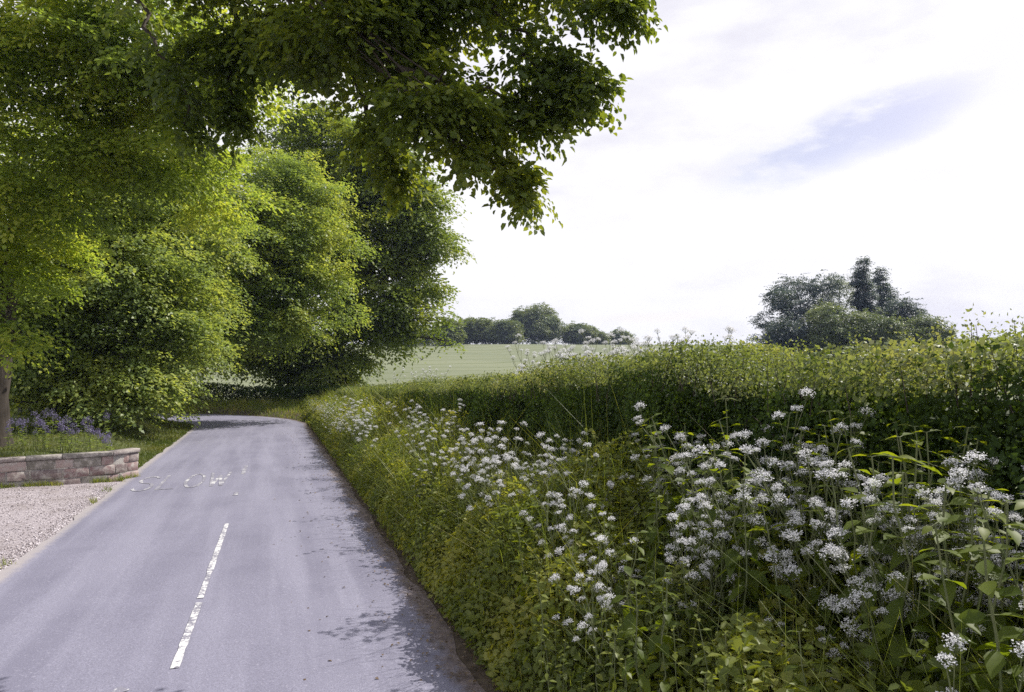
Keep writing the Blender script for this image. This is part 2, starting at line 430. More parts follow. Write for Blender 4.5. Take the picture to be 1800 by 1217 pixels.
def road_mat():
    m, N, L = new_mat('worn_asphalt')
    out = N.new('ShaderNodeOutputMaterial'); b = N.new('ShaderNodeBsdfPrincipled'); L.new(b.outputs[0], out.inputs[0])
    b.inputs['Roughness'].default_value = .82; b.inputs['Specular IOR Level'].default_value = .3
    tc = N.new('ShaderNodeTexCoord'); uv = N.new('ShaderNodeSeparateXYZ'); L.new(tc.outputs['UV'], uv.inputs[0])

    def noise(scale, detail=4, rough=.6, vec=None, stretch=None):
        n = N.new('ShaderNodeTexNoise'); n.inputs['Scale'].default_value = scale; n.inputs['Detail'].default_value = detail; n.inputs['Roughness'].default_value = rough
        if stretch:
            mp = N.new('ShaderNodeMapping'); mp.inputs['Scale'].default_value = stretch; L.new(tc.outputs['UV'], mp.inputs[0]); L.new(mp.outputs[0], n.inputs['Vector'])
        else: L.new(tc.outputs['Object'], n.inputs['Vector'])
        return n.outputs[0]

    def mr(v, a, b_, c=0, d=1):
        x = N.new('ShaderNodeMapRange'); x.interpolation_type = 'SMOOTHSTEP'; L.new(v, x.inputs[0])
        for i, q in enumerate((a, b_, c, d)): x.inputs[i + 1].default_value = q
        return x.outputs[0]

    def mix(f, a, b_, bt='MIX'):
        x = N.new('ShaderNodeMix'); x.data_type = 'RGBA'; x.blend_type = bt
        if isinstance(f, float): x.inputs['Factor'].default_value = f
        else: L.new(f, x.inputs['Factor'])
        for k, q in (('A', a), ('B', b_)):
            if isinstance(q, tuple): x.inputs[k].default_value = (*q, 1)
            else: L.new(q, x.inputs[k])
        return x.outputs['Result']

    def mth(op, a, b_):
        x = N.new('ShaderNodeMath'); x.operation = op
        for i, q in enumerate((a, b_)):
            if isinstance(q, (int, float)): x.inputs[i].default_value = q
            else: L.new(q, x.inputs[i])
        return x.outputs[0]

    fine = noise(95, 3, .7); spk = noise(38, 2, .6); big = noise(.55, 5, .6); streak = noise(1.0, 4, .55, stretch=(2.2, .16, 1))
    base = mix(mr(big, .3, .7), (.165, .162, .225), (.222, .218, .292))
    base = mix(mr(streak, .38, .66, 0, .8), base, (.268, .264, .345))
    base = mix(mr(fine, .40, .62, 0, .6), base, (.12, .115, .155))
    base = mix(mr(spk, .58, .72, 0, .4), base, (.36, .35, .43))
    # grit and mud along the right-hand edge, pale grit along the left one
    wob = noise(1.7, 5, .65); wob2 = noise(9, 4, .7)
    e = mth('ADD', uv.outputs[0], mth('MULTIPLY', mth('SUBTRACT', wob, .5), .5))
    e = mth('ADD', e, mth('MULTIPLY', mth('SUBTRACT', wob2, .5), .35))
    mud = mix(mr(noise(14, 5, .7), .35, .65), (.095, .075, .07), (.185, .15, .145))
    base = mix(mr(e, 2.05, 2.26), base, mud)
    le = mth('ADD', uv.outputs[0], mth('MULTIPLY', mth('SUBTRACT', wob2, .5), .25))
    base = mix(mr(le, -2.12, -2.3, 0, .8), base, (.34, .31, .31))
    L.new(base, b.inputs['Base Color'])
    bp = N.new('ShaderNodeBump'); bp.inputs['Strength'].default_value = .5; bp.inputs['Distance'].default_value = .008
    L.new(mth('ADD', fine, mth('MULTIPLY', spk, .6)), bp.inputs['Height']); L.new(bp.outputs[0], b.inputs['Normal'])
    return m


M['road'] = road_mat()


def paint_mat(name, wear, asphalt=(.19, .185, .235)):
    m, N, L = new_mat(name)
    out = N.new('ShaderNodeOutputMaterial'); b = N.new('ShaderNodeBsdfPrincipled'); L.new(b.outputs[0], out.inputs[0])
    b.inputs['Roughness'].default_value = .7
    tc = N.new('ShaderNodeTexCoord'); res = None
    for sc_, w in ((24, .5), (3.0, .5)):
        n = N.new('ShaderNodeTexNoise'); n.inputs['Scale'].default_value = sc_; n.inputs['Detail'].default_value = 6; n.inputs['Roughness'].default_value = .7
        L.new(tc.outputs['Object'], n.inputs['Vector'])
        k = N.new('ShaderNodeMath'); k.operation = 'MULTIPLY_ADD'; L.new(n.outputs[0], k.inputs[0]); k.inputs[1].default_value = w
        if res is None: k.inputs[2].default_value = 0
        else: L.new(res, k.inputs[2])
        res = k.outputs[0]
    r = N.new('ShaderNodeMapRange'); r.inputs[1].default_value = wear - .04; r.inputs[2].default_value = wear + .04; L.new(res, r.inputs[0])
    x = N.new('ShaderNodeMix'); x.data_type = 'RGBA'; L.new(r.outputs[0], x.inputs['Factor']); x.inputs['A'].default_value = (*asphalt, 1); x.inputs['B'].default_value = (.58, .58, .60, 1)
    L.new(x.outputs['Result'], b.inputs['Base Color'])
    return m


M['paint'] = paint_mat('white_road_paint', .485)
M['paint_worn'] = paint_mat('worn_road_paint', .552)
M['gravel'] = noise_mat('pinkish_gravel', (.19, .17, .185), (.56, .51, .55), 30, 8, .9, 1.0, 60, c3=(.38, .34, .37))


def gravel_mat():
    m = M['gravel']; N = m.node_tree.nodes; L = m.node_tree.links
    b = next(n for n in N if n.type == 'BSDF_PRINCIPLED'); src = b.inputs['Base Color'].links[0].from_socket
    tc = next(n for n in N if n.type == 'TEX_COORD')
    n = N.new('ShaderNodeTexNoise'); n.inputs['Scale'].default_value = 1.1; n.inputs['Detail'].default_value = 8; n.inputs['Roughness'].default_value = .7
    L.new(tc.outputs['Object'], n.inputs['Vector'])
    r = N.new('ShaderNodeMapRange'); r.inputs[1].default_value = .48; r.inputs[2].default_value = .68; r.inputs[4].default_value = .75; L.new(n.outputs[0], r.inputs[0])
    x = N.new('ShaderNodeMix'); x.data_type = 'RGBA'; L.new(r.outputs[0], x.inputs['Factor']); L.new(src, x.inputs['A']); x.inputs['B'].default_value = (.22, .185, .18, 1)
    L.new(x.outputs['Result'], b.inputs['Base Color'])


gravel_mat()
M['pebble'] = leaf_mat('pebble_stone', (.22, .19, .20), (.42, .38, .40), (.66, .62, .66), trans=0, rough=.9, spec=.2, clump=.1)


# ------------------------------------------------------------------ naming
def tag(o, label=None, cat=None, group=None, kind=None):
    for k, v in (('label', label), ('category', cat), ('group', group), ('kind', kind)):
        if v: o[k] = v
    return o


def thing(name, label, cat, loc=(0, 0, 0), rz=0, group=None):
    o = bpy.data.objects.new(name, None); COL.objects.link(o); o.empty_display_size = .2
    o.location = loc; o.rotation_euler = (0, 0, rz)
    return tag(o, label, cat, group)


def copy_tree(o, loc, rz, scale, label=None, group=None, tilt=(0, 0)):
    c = o.copy(); COL.objects.link(c); c.location = loc; c.rotation_euler = (tilt[0], tilt[1], rz); c.scale = (scale,) * 3
    if label: c['label'] = label
    if group: c['group'] = group
    for ch in o.children:
        k = ch.copy(); COL.objects.link(k); k.parent = c
    return c


# ------------------------------------------------------------------ setting: ground, lane, drive
def sheet(name, X, Y, mat, lift=0.0, uv=None, zf=None, mask=None):
    n, m = X.shape
    z = (ground(X.ravel(), Y.ravel()) if zf is None else zf(X.ravel(), Y.ravel())) + lift
    V = np.stack([X.ravel(), Y.ravel(), z], -1)
    i = (np.arange(n - 1)[:, None] * m + np.arange(m - 1)[None]).ravel()
    if mask is not None: i = i[mask(V[i, 0], V[i, 1])]
    o = mesh_np(name, V, [np.stack([i, i + 1, i + m + 1, i + m], -1)], mat, uv=uv, smooth=True)
    return tag(o, kind='structure')


def far_ground():
    rad = np.concatenate([np.arange(.5, 60, .5), 60 * 1.035 ** np.arange(0, 68)])
    ang = np.radians(np.linspace(-180, 180, 361))
    Rr, A = np.meshgrid(rad, ang, indexing='ij')
    X = Rr * np.sin(A); Y = Rr * np.cos(A)
    sheet('field', X, Y, M['crop'], -.06)


far_ground()


def strip(name, l0, l1, a, b, mat, lift, na=12, step=.4, rag=0.0, seed=0, flat=False, mask=None):
    """sheet along the lane between offsets a and b from its centre line"""
    i0 = np.searchsorted(SLEN, l0); i1 = np.searchsorted(SLEN, l1)
    sl = np.arange(l0, l1, step)
    px = np.interp(sl, SLEN, PATH[:, 0]); py = np.interp(sl, SLEN, PATH[:, 1])
    nx = np.interp(sl, SLEN, NOR[:, 0]); ny = np.interp(sl, SLEN, NOR[:, 1])
    w = np.linspace(0, 1, na)
    aa = a + rag * vnoise(sl / .9, sl * 0 + 1.3, seed) + .5 * rag * vnoise(sl / .3, sl * 0 + 4.1, seed)
    bb = b + rag * vnoise(sl / .9, sl * 0 + 7.7, seed) + .5 * rag * vnoise(sl / .3, sl * 0 + 9.1, seed)
    T = aa[:, None] + (bb - aa)[:, None] * w[None]
    X = px[:, None] + nx[:, None] * T; Y = py[:, None] + ny[:, None] * T
    uv = np.stack([T.ravel(), np.repeat(sl, na)], -1)
    zf = None
    if flat: zf = lambda x, y: .02 + .03 * (1 - np.clip(np.abs(T.ravel()) / 2.4, 0, 1) ** 2)
    return sheet(name, X, Y, mat, lift, uv, zf, mask)


road = strip('road', -25, 95, ROAD_L, ROAD_R, M['road'], 0, na=16, step=.12, rag=.06, seed=2, flat=True)
road.name = 'road'
strip('verge', -14, 90, ROAD_R - .12, ROAD_R + 5.2, M['soil'], .012, na=24, step=.35)
strip('lawn', 12.6, 90, ROAD_L - 12, ROAD_L + .04, M['turf'], .012, na=90, step=.15, rag=.03, mask=lambda x, y: wall_side(x, y) > .06)


def drive_quad():
    S = np.arange(-8, 17.2, .15); T = np.linspace(0, 1, 70)
    SS, TT = np.meshgrid(S, T, indexing='ij')
    te = TC + ROAD_L + .10 + .02 * vnoise(SS / .8, SS * 0, 3)
    tt = te - TT * 13
    P = st_xy(SS, tt)
    X, Y = P[..., 0], P[..., 1]
    n, m = X.shape
    z = ground(X.ravel(), Y.ravel()) + .004
    ws = wall_side(X.ravel(), Y.ravel()).reshape(n, m)
    keep = (ws[:-1, :-1] < .12)
    i = (np.arange(n - 1)[:, None] * m + np.arange(m - 1)[None])[keep].ravel()
    V = np.stack([X.ravel(), Y.ravel(), z], -1)
    o = mesh_np('driveway', V, [np.stack([i, i + m, i + m + 1, i + 1], -1)], M['gravel'], smooth=True)
    tag(o, kind='structure')


drive_quad()


def pebbles():
    rng = np.random.default_rng(61); K = 15000
    s = rng.uniform(3.5, 16.8, K); t = TC + ROAD_L - np.abs(rng.normal(0, 1, K)) * np.where(rng.random(K) < .35, .12, 3.2) + .10 * (rng.random(K) < .12)
    p = st_xy(s, t); k = wall_side(p[:, 0], p[:, 1]) < -.02; p = p[k]; K = len(p)
    r = rng.uniform(.006, .017, K)[:, None]
    z = np.maximum(ground(p[:, 0], p[:, 1]), 0) + .012
    o = np.array([[1, 0, 0], [0, 1, 0], [-1, 0, 0], [0, -1, 0], [0, 0, .7], [0, 0, -.7]])[None] * rng.uniform(.6, 1.3, (K, 6, 1))
    a = rng.uniform(0, 6.28, K)[:, None]; x = o[..., 0] * np.cos(a) - o[..., 1] * np.sin(a); y = o[..., 0] * np.sin(a) + o[..., 1] * np.cos(a)
    V = np.stack([p[:, :1] + x * r, p[:, 1:] + y * r, z[:, None] + o[..., 2] * r], -1).reshape(-1, 3)
    b = np.arange(K)[:, None] * 6; f = [b + np.array(q)[None] for q in ([0, 1, 4], [1, 2, 4], [2, 3, 4], [3, 0, 4], [1, 0, 5], [2, 1, 5], [3, 2, 5], [0, 3, 5])]
    tag(mesh_np('gravel_stones', V, [np.concatenate(f)], M['pebble']), kind='stuff')


pebbles()


# road markings: parts of the road
def flat_poly(mb, pts, z=.056, th=.003):
    pts = np.asarray(pts, float); n = len(pts)
    V = np.vstack([np.c_[pts, np.full(n, z)]])
    mb.add(V, [[0, 1, 2, 3]])


def stroke(mb, path, w, wobble=0):
    """ribbon along (s,t) points"""
    P = np.asarray(path, float); T = np.gradient(P, axis=0); T /= np.linalg.norm(T, axis=1)[:, None] + 1e-9
    Nn_ = np.stack([-T[:, 1], T[:, 0]], -1)
    w = np.broadcast_to(w, (len(P),))
    A = P + Nn_ * w[:, None] / 2; B = P - Nn_ * w[:, None] / 2
    for k in range(len(P) - 1):
        q = np.array([A[k], A[k + 1], B[k + 1], B[k]])
        xy = st_xy(q[:, 0], q[:, 1]); sd, _ = road_sd(xy[:, 0], xy[:, 1])
        z = .027 + .03 * (1 - np.clip(np.abs(sd) / 2.4, 0, 1) ** 2)
        mb.add(np.c_[xy, z], [[0, 1, 2, 3]])


def g_st(px, py):
    g = Gp(px, py, .04); return xy_st(g[0], g[1])


def dash(p0, p1, w, mat='paint', n=14, seed=0):
    a = np.array(g_st(*p0)); b = np.array(g_st(*p1))
    k = np.linspace(0, 1, n)[:, None]
    rng = np.random.default_rng(seed)
    mb = MB(); stroke(mb, a + (b - a) * k, w * (1 + .12 * rng.normal(0, 1, n)))
    o = mb.build('centre_line_dash', M[mat], road, smooth=False)
    return o


dash((307, 1178), (350, 1062), .066, seed=1)
dash((352, 1054), (399, 922), .064, seed=2)
dash((414, 872), (416, 866), .09, 'paint_worn', 5, 3)
dash((427, 834), (433, 820), .09, 'paint_worn', 6, 4)
dash((200, 1222), (220, 1213), .10, 'paint_worn', 6, 5)


def slow():
    # tall lettering read by traffic going away, mostly worn off
    s0, t_ = g_st(262, 863); s1, _ = g_st(300, 836)
    H = s1 - s0
    t0, t1 = -2.70, -.86
    wl = (t1 - t0) / 4.6
    mb = MB()

    def arc(cx, cy_, rx, ry, a0, a1, n=14):
        a = np.radians(np.linspace(a0, a1, n)); return np.stack([cy_ + ry * np.sin(a), cx + rx * np.cos(a)], -1)
    letters = {
        'S': [np.vstack([arc(.5, .74, .42, .22, 20, 250), arc(.5, .27, .42, .24, 90, -160)])],
        'L': [np.array([[1, .1], [.5, .1], [.04, .1]]), np.array([[.04, .1], [.04, .5], [.04, .9]])],
        'O': [arc(.5, .5, .42, .46, 0, 360, 26)],
        'W': [np.array([[1, .02], [.04, .27]]), np.array([[.04, .27], [.8, .5]]), np.array([[.8, .5], [.04, .73]]), np.array([[.04, .73], [1, .98]])],
    }
    for k, ch in enumerate('SLOW'):
        for p in letters[ch]:
            q = p.copy(); q[:, 0] = s0 + q[:, 0] * H; q[:, 1] = t0 + wl * (k * 1.2 + q[:, 1])
            stroke(mb, q, .065)
    mb.build('slow_lettering', M['paint_worn'], road, smooth=False)


slow()


# ------------------------------------------------------------------ garden wall of sandstone blocks
def stone_mat(name, cols):
    m, N, L = new_mat(name)
    out = N.new('ShaderNodeOutputMaterial'); b = N.new('ShaderNodeBsdfPrincipled'); L.new(b.outputs[0], out.inputs[0])
    b.inputs['Roughness'].default_value = .92; b.inputs['Specular IOR Level'].default_value = .2
    geo = N.new('ShaderNodeNewGeometry'); tc = N.new('ShaderNodeTexCoord')
    cr = N.new('ShaderNodeValToRGB'); cr.color_ramp.interpolation = 'CONSTANT'; e = cr.color_ramp.elements
    e[0].color = (*cols[0], 1); e[1].position = 1 / len(cols); e[1].color = (*cols[1], 1)
    for k in range(2, len(cols)): x = e.new(k / len(cols)); x.color = (*cols[k], 1)
    L.new(geo.outputs['Random Per Island'], cr.inputs[0])
    n = N.new('ShaderNodeTexNoise'); n.inputs['Scale'].default_value = 7; n.inputs['Detail'].default_value = 7; n.inputs['Roughness'].default_value = .7; L.new(tc.outputs['Object'], n.inputs['Vector'])
    mr = N.new('ShaderNodeMapRange'); mr.inputs[1].default_value = .45; mr.inputs[2].default_value = .66; L.new(n.outputs[0], mr.inputs[0])
    mx = N.new('ShaderNodeMix'); mx.data_type = 'RGBA'; L.new(mr.outputs[0], mx.inputs['Factor']); L.new(cr.outputs[0], mx.inputs['A']); mx.inputs['B'].default_value = (.42, .39, .37, 1)
    L.new(mx.outputs['Result'], b.inputs['Base Color'])
    bp = N.new('ShaderNodeBump'); bp.inputs['Strength'].default_value = .8; bp.inputs['Distance'].default_value = .02; L.new(n.outputs[0], bp.inputs['Height']); L.new(bp.outputs[0], b.inputs['Normal'])
    return m


def wall():
    rng = np.random.default_rng(11)
    g = thing('stone_wall', 'low garden wall of weathered pink grey sandstone blocks beside the gravel drive', 'wall', (WALL_PTS[0][0], WALL_PTS[0][1], 0))
    mat = stone_mat('sandstone', [(.24, .165, .165), (.33, .235, .225), (.19, .15, .15), (.38, .30, .285), (.28, .20, .21), (.20, .185, .165)])
    cap = stone_mat('coping_stone', [(.21, .185, .185), (.26, .225, .22), (.19, .175, .165)])
    mort = noise_mat('lime_mortar', (.30, .28, .27), (.42, .40, .38), 18, bump=.4)
    off = np.array([WALL_PTS[0][0], WALL_PTS[0][1], 0])
    P = WALL_PTS
    seg = np.linalg.norm(np.diff(P, axis=0), axis=1); cum = np.concatenate([[0], np.cumsum(seg)])

    def at(l): return np.array([np.interp(l, cum, P[:, 0]), np.interp(l, cum, P[:, 1])])

    def block(mb, l0, l1, z0, z1, dep, proud, rough):
        a, b = at(l0), at(l1); t = (b - a) / np.linalg.norm(b - a); n = np.array([-t[1], t[0]])
        if (n @ np.array([a[0], a[1]])) > 0: n = -n          # towards the drive
        pr = proud
        v = []
        for (p, zz) in ((a, z0), (b, z0), (b, z1), (a, z1)):
            v.append([*(p + n * (pr - .012) + rng.normal(0, rough, 2)), zz])
        c = .018
        for (p, zz, sx, sz) in ((a, z0, 1, 1), (b, z0, -1, 1), (b, z1, -1, -1), (a, z1, 1, -1)):
            v.append([*(p + t * sx * c + n * pr + rng.normal(0, rough, 2)), zz + sz * c])
        for (p, zz) in ((a, z0), (b, z0), (b, z1), (a, z1)):
            v.append([*(p - n * dep), zz])
        q = []
        for k in range(4):
            k2 = (k + 1) % 4
            q += [[k, k2, 4 + k2, 4 + k], [8 + k, 8 + k2, k2, k]]
        q += [[4, 5, 6, 7], [11, 10, 9, 8]]
        mb.add(np.array(v) - off, q)
    Ltot = cum[-1]
    mb = MB(); z = -.08
    rows = [.23, .215, .205]
    for k, h in enumerate(rows):
        l = -.0
        first = True
        while l < Ltot - .2:
            w = rng.uniform(.30, .62) if not first or k % 2 else rng.uniform(.2, .3)
            first = False
            block(mb, l + .008, min(l + w, Ltot) - .008, z + .008, z + h - .008, .17, rng.uniform(.0, .022), .006)
            l += w
        z += h
    body = mb.build('block_courses', mat, g, smooth=False)
    mb = MB(); l = -.03
    while l < Ltot - .2:
        w = rng.uniform(.55, .95); block(mb, l + .004, min(l + w, Ltot) - .004, z + .004, z + .09 + rng.uniform(-.006, .006), .24, .045, .006); l += w
    mb.build('coping', cap, g, smooth=False)
    mb = MB()
    l = .02
    while l < Ltot - .05:
        block(mb, l, min(l + .5, Ltot), -.1, z + .002, .16, -.014, .0); l += .5
    mb.build('mortar_core', mort, g, smooth=False)


wall()


# ------------------------------------------------------------------ trees
def bent(a, b, rng, n=7, sag=.12, jit=.05):
    a = np.asarray(a, float); b = np.asarray(b, float); L = np.linalg.norm(b - a)
    t = np.linspace(0, 1, n)[:, None]
    P = a + (b - a) * t
    P[:, 2] += (np.sin(t[:, 0] * math.pi)) * sag * L
    j = rng.normal(0, jit * L / n ** .5, (n, 3)); j[0] = 0; j[-1] = 0
    return P + j * np.sin(t * math.pi)


def plobe(px, py, d, rx, ry, rd=None, k=1.0):
    c = W(px, py, d); s = d / F
    return (c, np.array([rx * s, rd if rd else (rx + ry) * .5 * s, ry * s]), k)


def tree(name, label, base, trunk_r, fork, lobes, leaf, nspray, nleaf, L, mat, seed, cat='tree', group=None, bark='bark', lean=(0, 0),
         flat=.75, droop=.25, clump=.42, low=.75, twigs=True, extra=None, trunk=True, plates=16, thick=.16, limb_k=.42, sag=.06, six=False, bough_r=.030, tiltp=.45):
    rng = np.random.default_rng(seed)
    bz = gz(base[0], base[1]) - .05 if len(base) == 2 else base[2]
    base = np.array([base[0], base[1], bz])
    root = thing(name, label, cat, tuple(base), 0, group)
    fk = base + np.array([lean[0], lean[1], fork])
    if trunk:
        mb = MB(); n = 12; t = np.linspace(0, 1, n)
        P = base + (fk - base) * t[:, None]; P[:, :2] += rng.normal(0, trunk_r * .12, (n, 2)) * np.sin(t * 3.1)[:, None]
        rr = trunk_r * (1 - .35 * t) * (1 + .55 * np.exp(-t * 9))
        mb.tube(P - base, rr, 14)
        mb.build('trunk', M[bark], root)
    vs = []
    tot = sum(l[1][0] * l[1][2] * l[2] for l in lobes)
    for (c, r, k) in lobes:
        K = max(8, int(nspray * r[0] * r[2] * k / tot))
        ns = max(6, int(plates * k))
        # leafy plates spread over the lobe, flat and drooping at their rims
        dirs = nrm(rng.normal(0, 1, (ns, 3))); dirs[:, 2] = np.where(dirs[:, 2] < -.3, dirs[:, 2] * low, dirs[:, 2])
        sc_ = c + dirs * r * rng.uniform(.30, .90, (ns, 1))
        pr = clump * (r[0] + r[1] + r[2]) / 3 * rng.uniform(.65, 1.35, ns)
        if trunk:
            lb = MB()
            a = fk if c[2] > fk[2] - 1 else base + (fk - base) * np.clip((c[2] - base[2]) / fork, .25, 1)
            path = bent(a, c, rng, 9, sag)
            lb.tube(path - base, trunk_r * limb_k * np.linspace(1, .14, 9), 7)
            if twigs:
                for q in sc_[:14]:
                    lb.tube(bent(path[rng.integers(5, 9)], q, rng, 5, .05) - base, np.linspace(1, .25, 5) * max(.010, trunk_r * .06), 5)
            lb.build('limb', M[bark], root)
        idx = rng.integers(0, ns, K)
        tl = rng.normal(0, tiltp, (ns, 2))
        az = rng.uniform(0, 2 * math.pi, K); u = rng.random(K) ** .6
        rim = np.stack([np.cos(az), np.sin(az), np.zeros(K)], -1)
        C = sc_[idx] + rim * (pr[idx] * u)[:, None]
        C[:, 2] += pr[idx] * (rng.normal(0, thick, K) - .30 * u ** 2 + u * (rim[:, :2] * tl[idx]).sum(1))
        fill = rng.random(K) < .08
        C[fill] = c + nrm(rng.normal(0, 1, (fill.sum(), 3))) * r * (rng.random((fill.sum(), 1)) ** .4)
        out = nrm((C - c) / r)
        D = out * .55 + rim * .7 + rng.normal(0, .25, (K, 3)); D[:, 2] *= .6; D[:, 2] -= .15
        vs.append(sprays(C - base, D, L * rng.uniform(.6, 1.0, K) * (1 + .9 * rng.random(K) ** 4), nleaf, leaf, rng, flat=flat, droop=droop, six=six, ratio=.70 if six else .62))
    if extra is not None:
        for (poly, rad, den) in extra:                      # boughs given as 3-D polylines, leafy along their length
            P = np.asarray(poly, float); n = 18
            tt = np.linspace(0, len(P) - 1, n)
            Q = np.stack([np.interp(tt, np.arange(len(P)), P[:, i]) for i in range(3)], -1)
            Q[1:-1] += rng.normal(0, .03, (n - 2, 3))
            bo = MB(); bo.tube(Q - base, np.linspace(bough_r, .005, n), 5); bo.build('bough', M['twig'], root)
            K = den
            u = rng.random(K) ** .8 * (n - 1); i = np.minimum(u.astype(int), n - 2); f = (u - i)[:, None]
            tang = nrm(Q[i + 1] - Q[i])
            side = nrm(rng.normal(0, 1, (K, 3))); taper = (1.08 - u / (n - 1))[:, None]
            C = Q[i] * (1 - f) + Q[i + 1] * f + side * rad * rng.random((K, 1)) * taper
            D = tang * .7 + side * .8; D[:, 2] -= .25
            vs.append(sprays(C - base, D, L * rng.uniform(.5, 1.0, K), nleaf, leaf, rng, flat=flat, droop=droop, six=six, ratio=.70 if six else .62))
    fol('crown', vs, M[mat], root, six)
    return root


# beech whose trunk stands at the left edge of the picture, behind the wall
b1 = Gp(-12, 786, .52)
tree('beech_tree', 'tall beech with a pale grey trunk standing behind the garden wall at the left edge', (b1[0], b1[1], .45), .30, 5.0, [
    plobe(25, 600, 14.6, 45, 55, .7, .3),
    plobe(20, 560, 15.0, 60, 90, .8, .5),
    plobe(-40, 420, 16, 170, 130, 2.0, .8),
    plobe(60, 300, 14.5, 190, 120, 2.2, 1.0),
    plobe(240, 250, 14.5, 170, 110, 2.0, 1.0),
    plobe(60, 100, 13.0, 230, 130, 2.4, 1.1),
    plobe(300, 90, 13.5, 200, 130, 2.4, 1.1),
    plobe(-60, -60, 12, 260, 110, 2.0, .5),
    plobe(200, -90, 13, 300, 90, 1.6, .4),
    plobe(380, 340, 17, 80, 90, 1.5, .6),
    plobe(395, 130, 15, 95, 80, 1.6, .6),
], .10, 6400, 15, .62, 'beech', 21, six=True, lean=(.35, -.2), flat=1.2, limb_k=.16, sag=.16, plates=30, clump=.30, thick=.09)

# second beech out of the frame on the left whose boughs hang over the lane
def PW(*pts): return [W(*p) for p in pts]
D0 = 9.0
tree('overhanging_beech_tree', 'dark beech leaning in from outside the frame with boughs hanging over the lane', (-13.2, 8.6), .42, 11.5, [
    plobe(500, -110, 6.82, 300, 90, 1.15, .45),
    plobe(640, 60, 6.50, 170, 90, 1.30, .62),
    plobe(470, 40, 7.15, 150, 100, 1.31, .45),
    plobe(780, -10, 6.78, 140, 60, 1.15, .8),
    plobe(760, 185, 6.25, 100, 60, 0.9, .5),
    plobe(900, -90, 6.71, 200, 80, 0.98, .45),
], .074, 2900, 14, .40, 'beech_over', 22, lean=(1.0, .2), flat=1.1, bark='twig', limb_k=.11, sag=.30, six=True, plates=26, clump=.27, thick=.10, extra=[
    (PW((800, -30, 6.64), (920, 60, 6.42), (1010, 110, 6.28), (1058, 150, 6.21)), .22, 95),
    (PW((900, -60, 6.64), (1010, -10, 6.35), (1075, 20, 6.21), (1112, 6, 6.13)), .24, 110),
    (PW((700, 120, 6.10), (850, 162, 6.57), (940, 187, 6.42), (1022, 190, 6.28)), .14, 85),
    (PW((720, 162, 6.10), (840, 217, 6.64), (900, 217, 6.49), (968, 220, 6.42)), .15, 80),
    (PW((740, 182, 6.10), (830, 237, 6.64), (880, 282, 6.57), (912, 322, 6.49), (934, 366, 6.42)), .09, 70),
    (PW((870, 282, 6.57), (905, 307, 6.57), (948, 342, 6.49)), .09, 26),
    (PW((880, 60, 6.49), (960, 130, 6.35), (1000, 147, 6.28)), .2, 80),
    (PW((760, 212, 6.22), (800, 247, 6.16), (828, 277, 6.10)), .14, 40),
    (PW((620, 130, 6.99), (650, 222, 6.99), (690, 282, 6.99), (700, 322, 6.99)), .35, 110),
    (PW((230, -40, 7.30), (270, 80, 7.12), (320, 152, 6.99), (340, 242, 6.99)), .30, 90),
    (PW((420, 0, 7.30), (400, 150, 7.30), (420, 222, 7.30)), .35, 110),
])

# understorey and trees along the left of the lane
def tree_st(s, t): return tuple(st_xy(s, t))

tree('hazel_tree', 'bushy mid green tree reaching to the ground above the lilac flowers', tree_st(25.5, -9.6), .22, 2.2, [
    plobe(385, 430, 26.5, 60, 70, 1.6, .5), plobe(330, 380, 26, 80, 60, 1.8, .5), plobe(360, 520, 26, 50, 60, 1.5, .5), plobe(370, 610, 26.5, 45, 45, 1.3, .4), plobe(120, 560, 22, 110, 110, 2, 1), plobe(230, 470, 23, 130, 120, 2.2, 1), plobe(130, 400, 23, 130, 110, 2.2, 1), plobe(60, 640, 22, 80, 70, 1.5, .7),
    plobe(190, 640, 22.5, 110, 90, 1.8, 1), plobe(300, 590, 24, 90, 110, 1.8, 1), plobe(240, 350, 24, 140, 100, 2.2, .9),
    plobe(245, 672, 23, 80, 50, 1.4, .9), plobe(130, 715, 22.5, 80, 45, 1.2, .5),
], .145, 8800, 14, .8, 'bush', 31, flat=1.0, droop=.4, plates=30, clump=.30, thick=.15)

tree('hazel_tree', 'yellow green tree arching over the bend with spreading layered branches', tree_st(34.5, -6.3), .24, 3.0, [
    plobe(600, 420, 33, 40, 40, 1.4, .3), plobe(600, 545, 33, 40, 28, 1.2, .3), plobe(430, 350, 31, 70, 60, 1.8, .5), plobe(330, 500, 29, 100, 100, 2.2, 1), plobe(420, 420, 31, 120, 90, 2.5, 1), plobe(520, 400, 32, 90, 70, 2.2, .9), plobe(480, 500, 31.5, 110, 70, 2.3, 1),
    plobe(560, 480, 32, 60, 45, 1.8, .6), plobe(420, 560, 31, 110, 60, 2.0, .9), plobe(520, 570, 32, 75, 40, 1.6, .6), plobe(340, 610, 29, 70, 60, 1.5, .8),
    plobe(470, 310, 33, 90, 70, 2.2, .7), plobe(300, 690, 28, 50, 40, 1.2, .5), plobe(560, 330, 33, 60, 60, 1.8, .5),
], .155, 8200, 14, .95, 'yellow', 32, flat=1.1, droop=.35, plates=26, clump=.34, thick=.12)

tree('broadleaf_tree', 'tall green tree rising behind the layered trees on the left of the lane', tree_st(41, -12.5), .35, 6.0, [
    plobe(340, 320, 40, 110, 90, 3, .7), plobe(240, 280, 39, 120, 90, 3, .6), plobe(180, 420, 36, 160, 140, 3, 1.1), plobe(330, 450, 38, 110, 110, 3, 1),
    plobe(60, 520, 34, 140, 140, 3, 1), plobe(230, 600, 36, 110, 90, 2.5, 1), plobe(60, 300, 38, 140, 100, 3, .6),
    plobe(90, 680, 32, 110, 60, 2.5, 1),
], .20, 10500, 13, 1.1, 'bush', 33, twigs=False, plates=24, clump=.32)

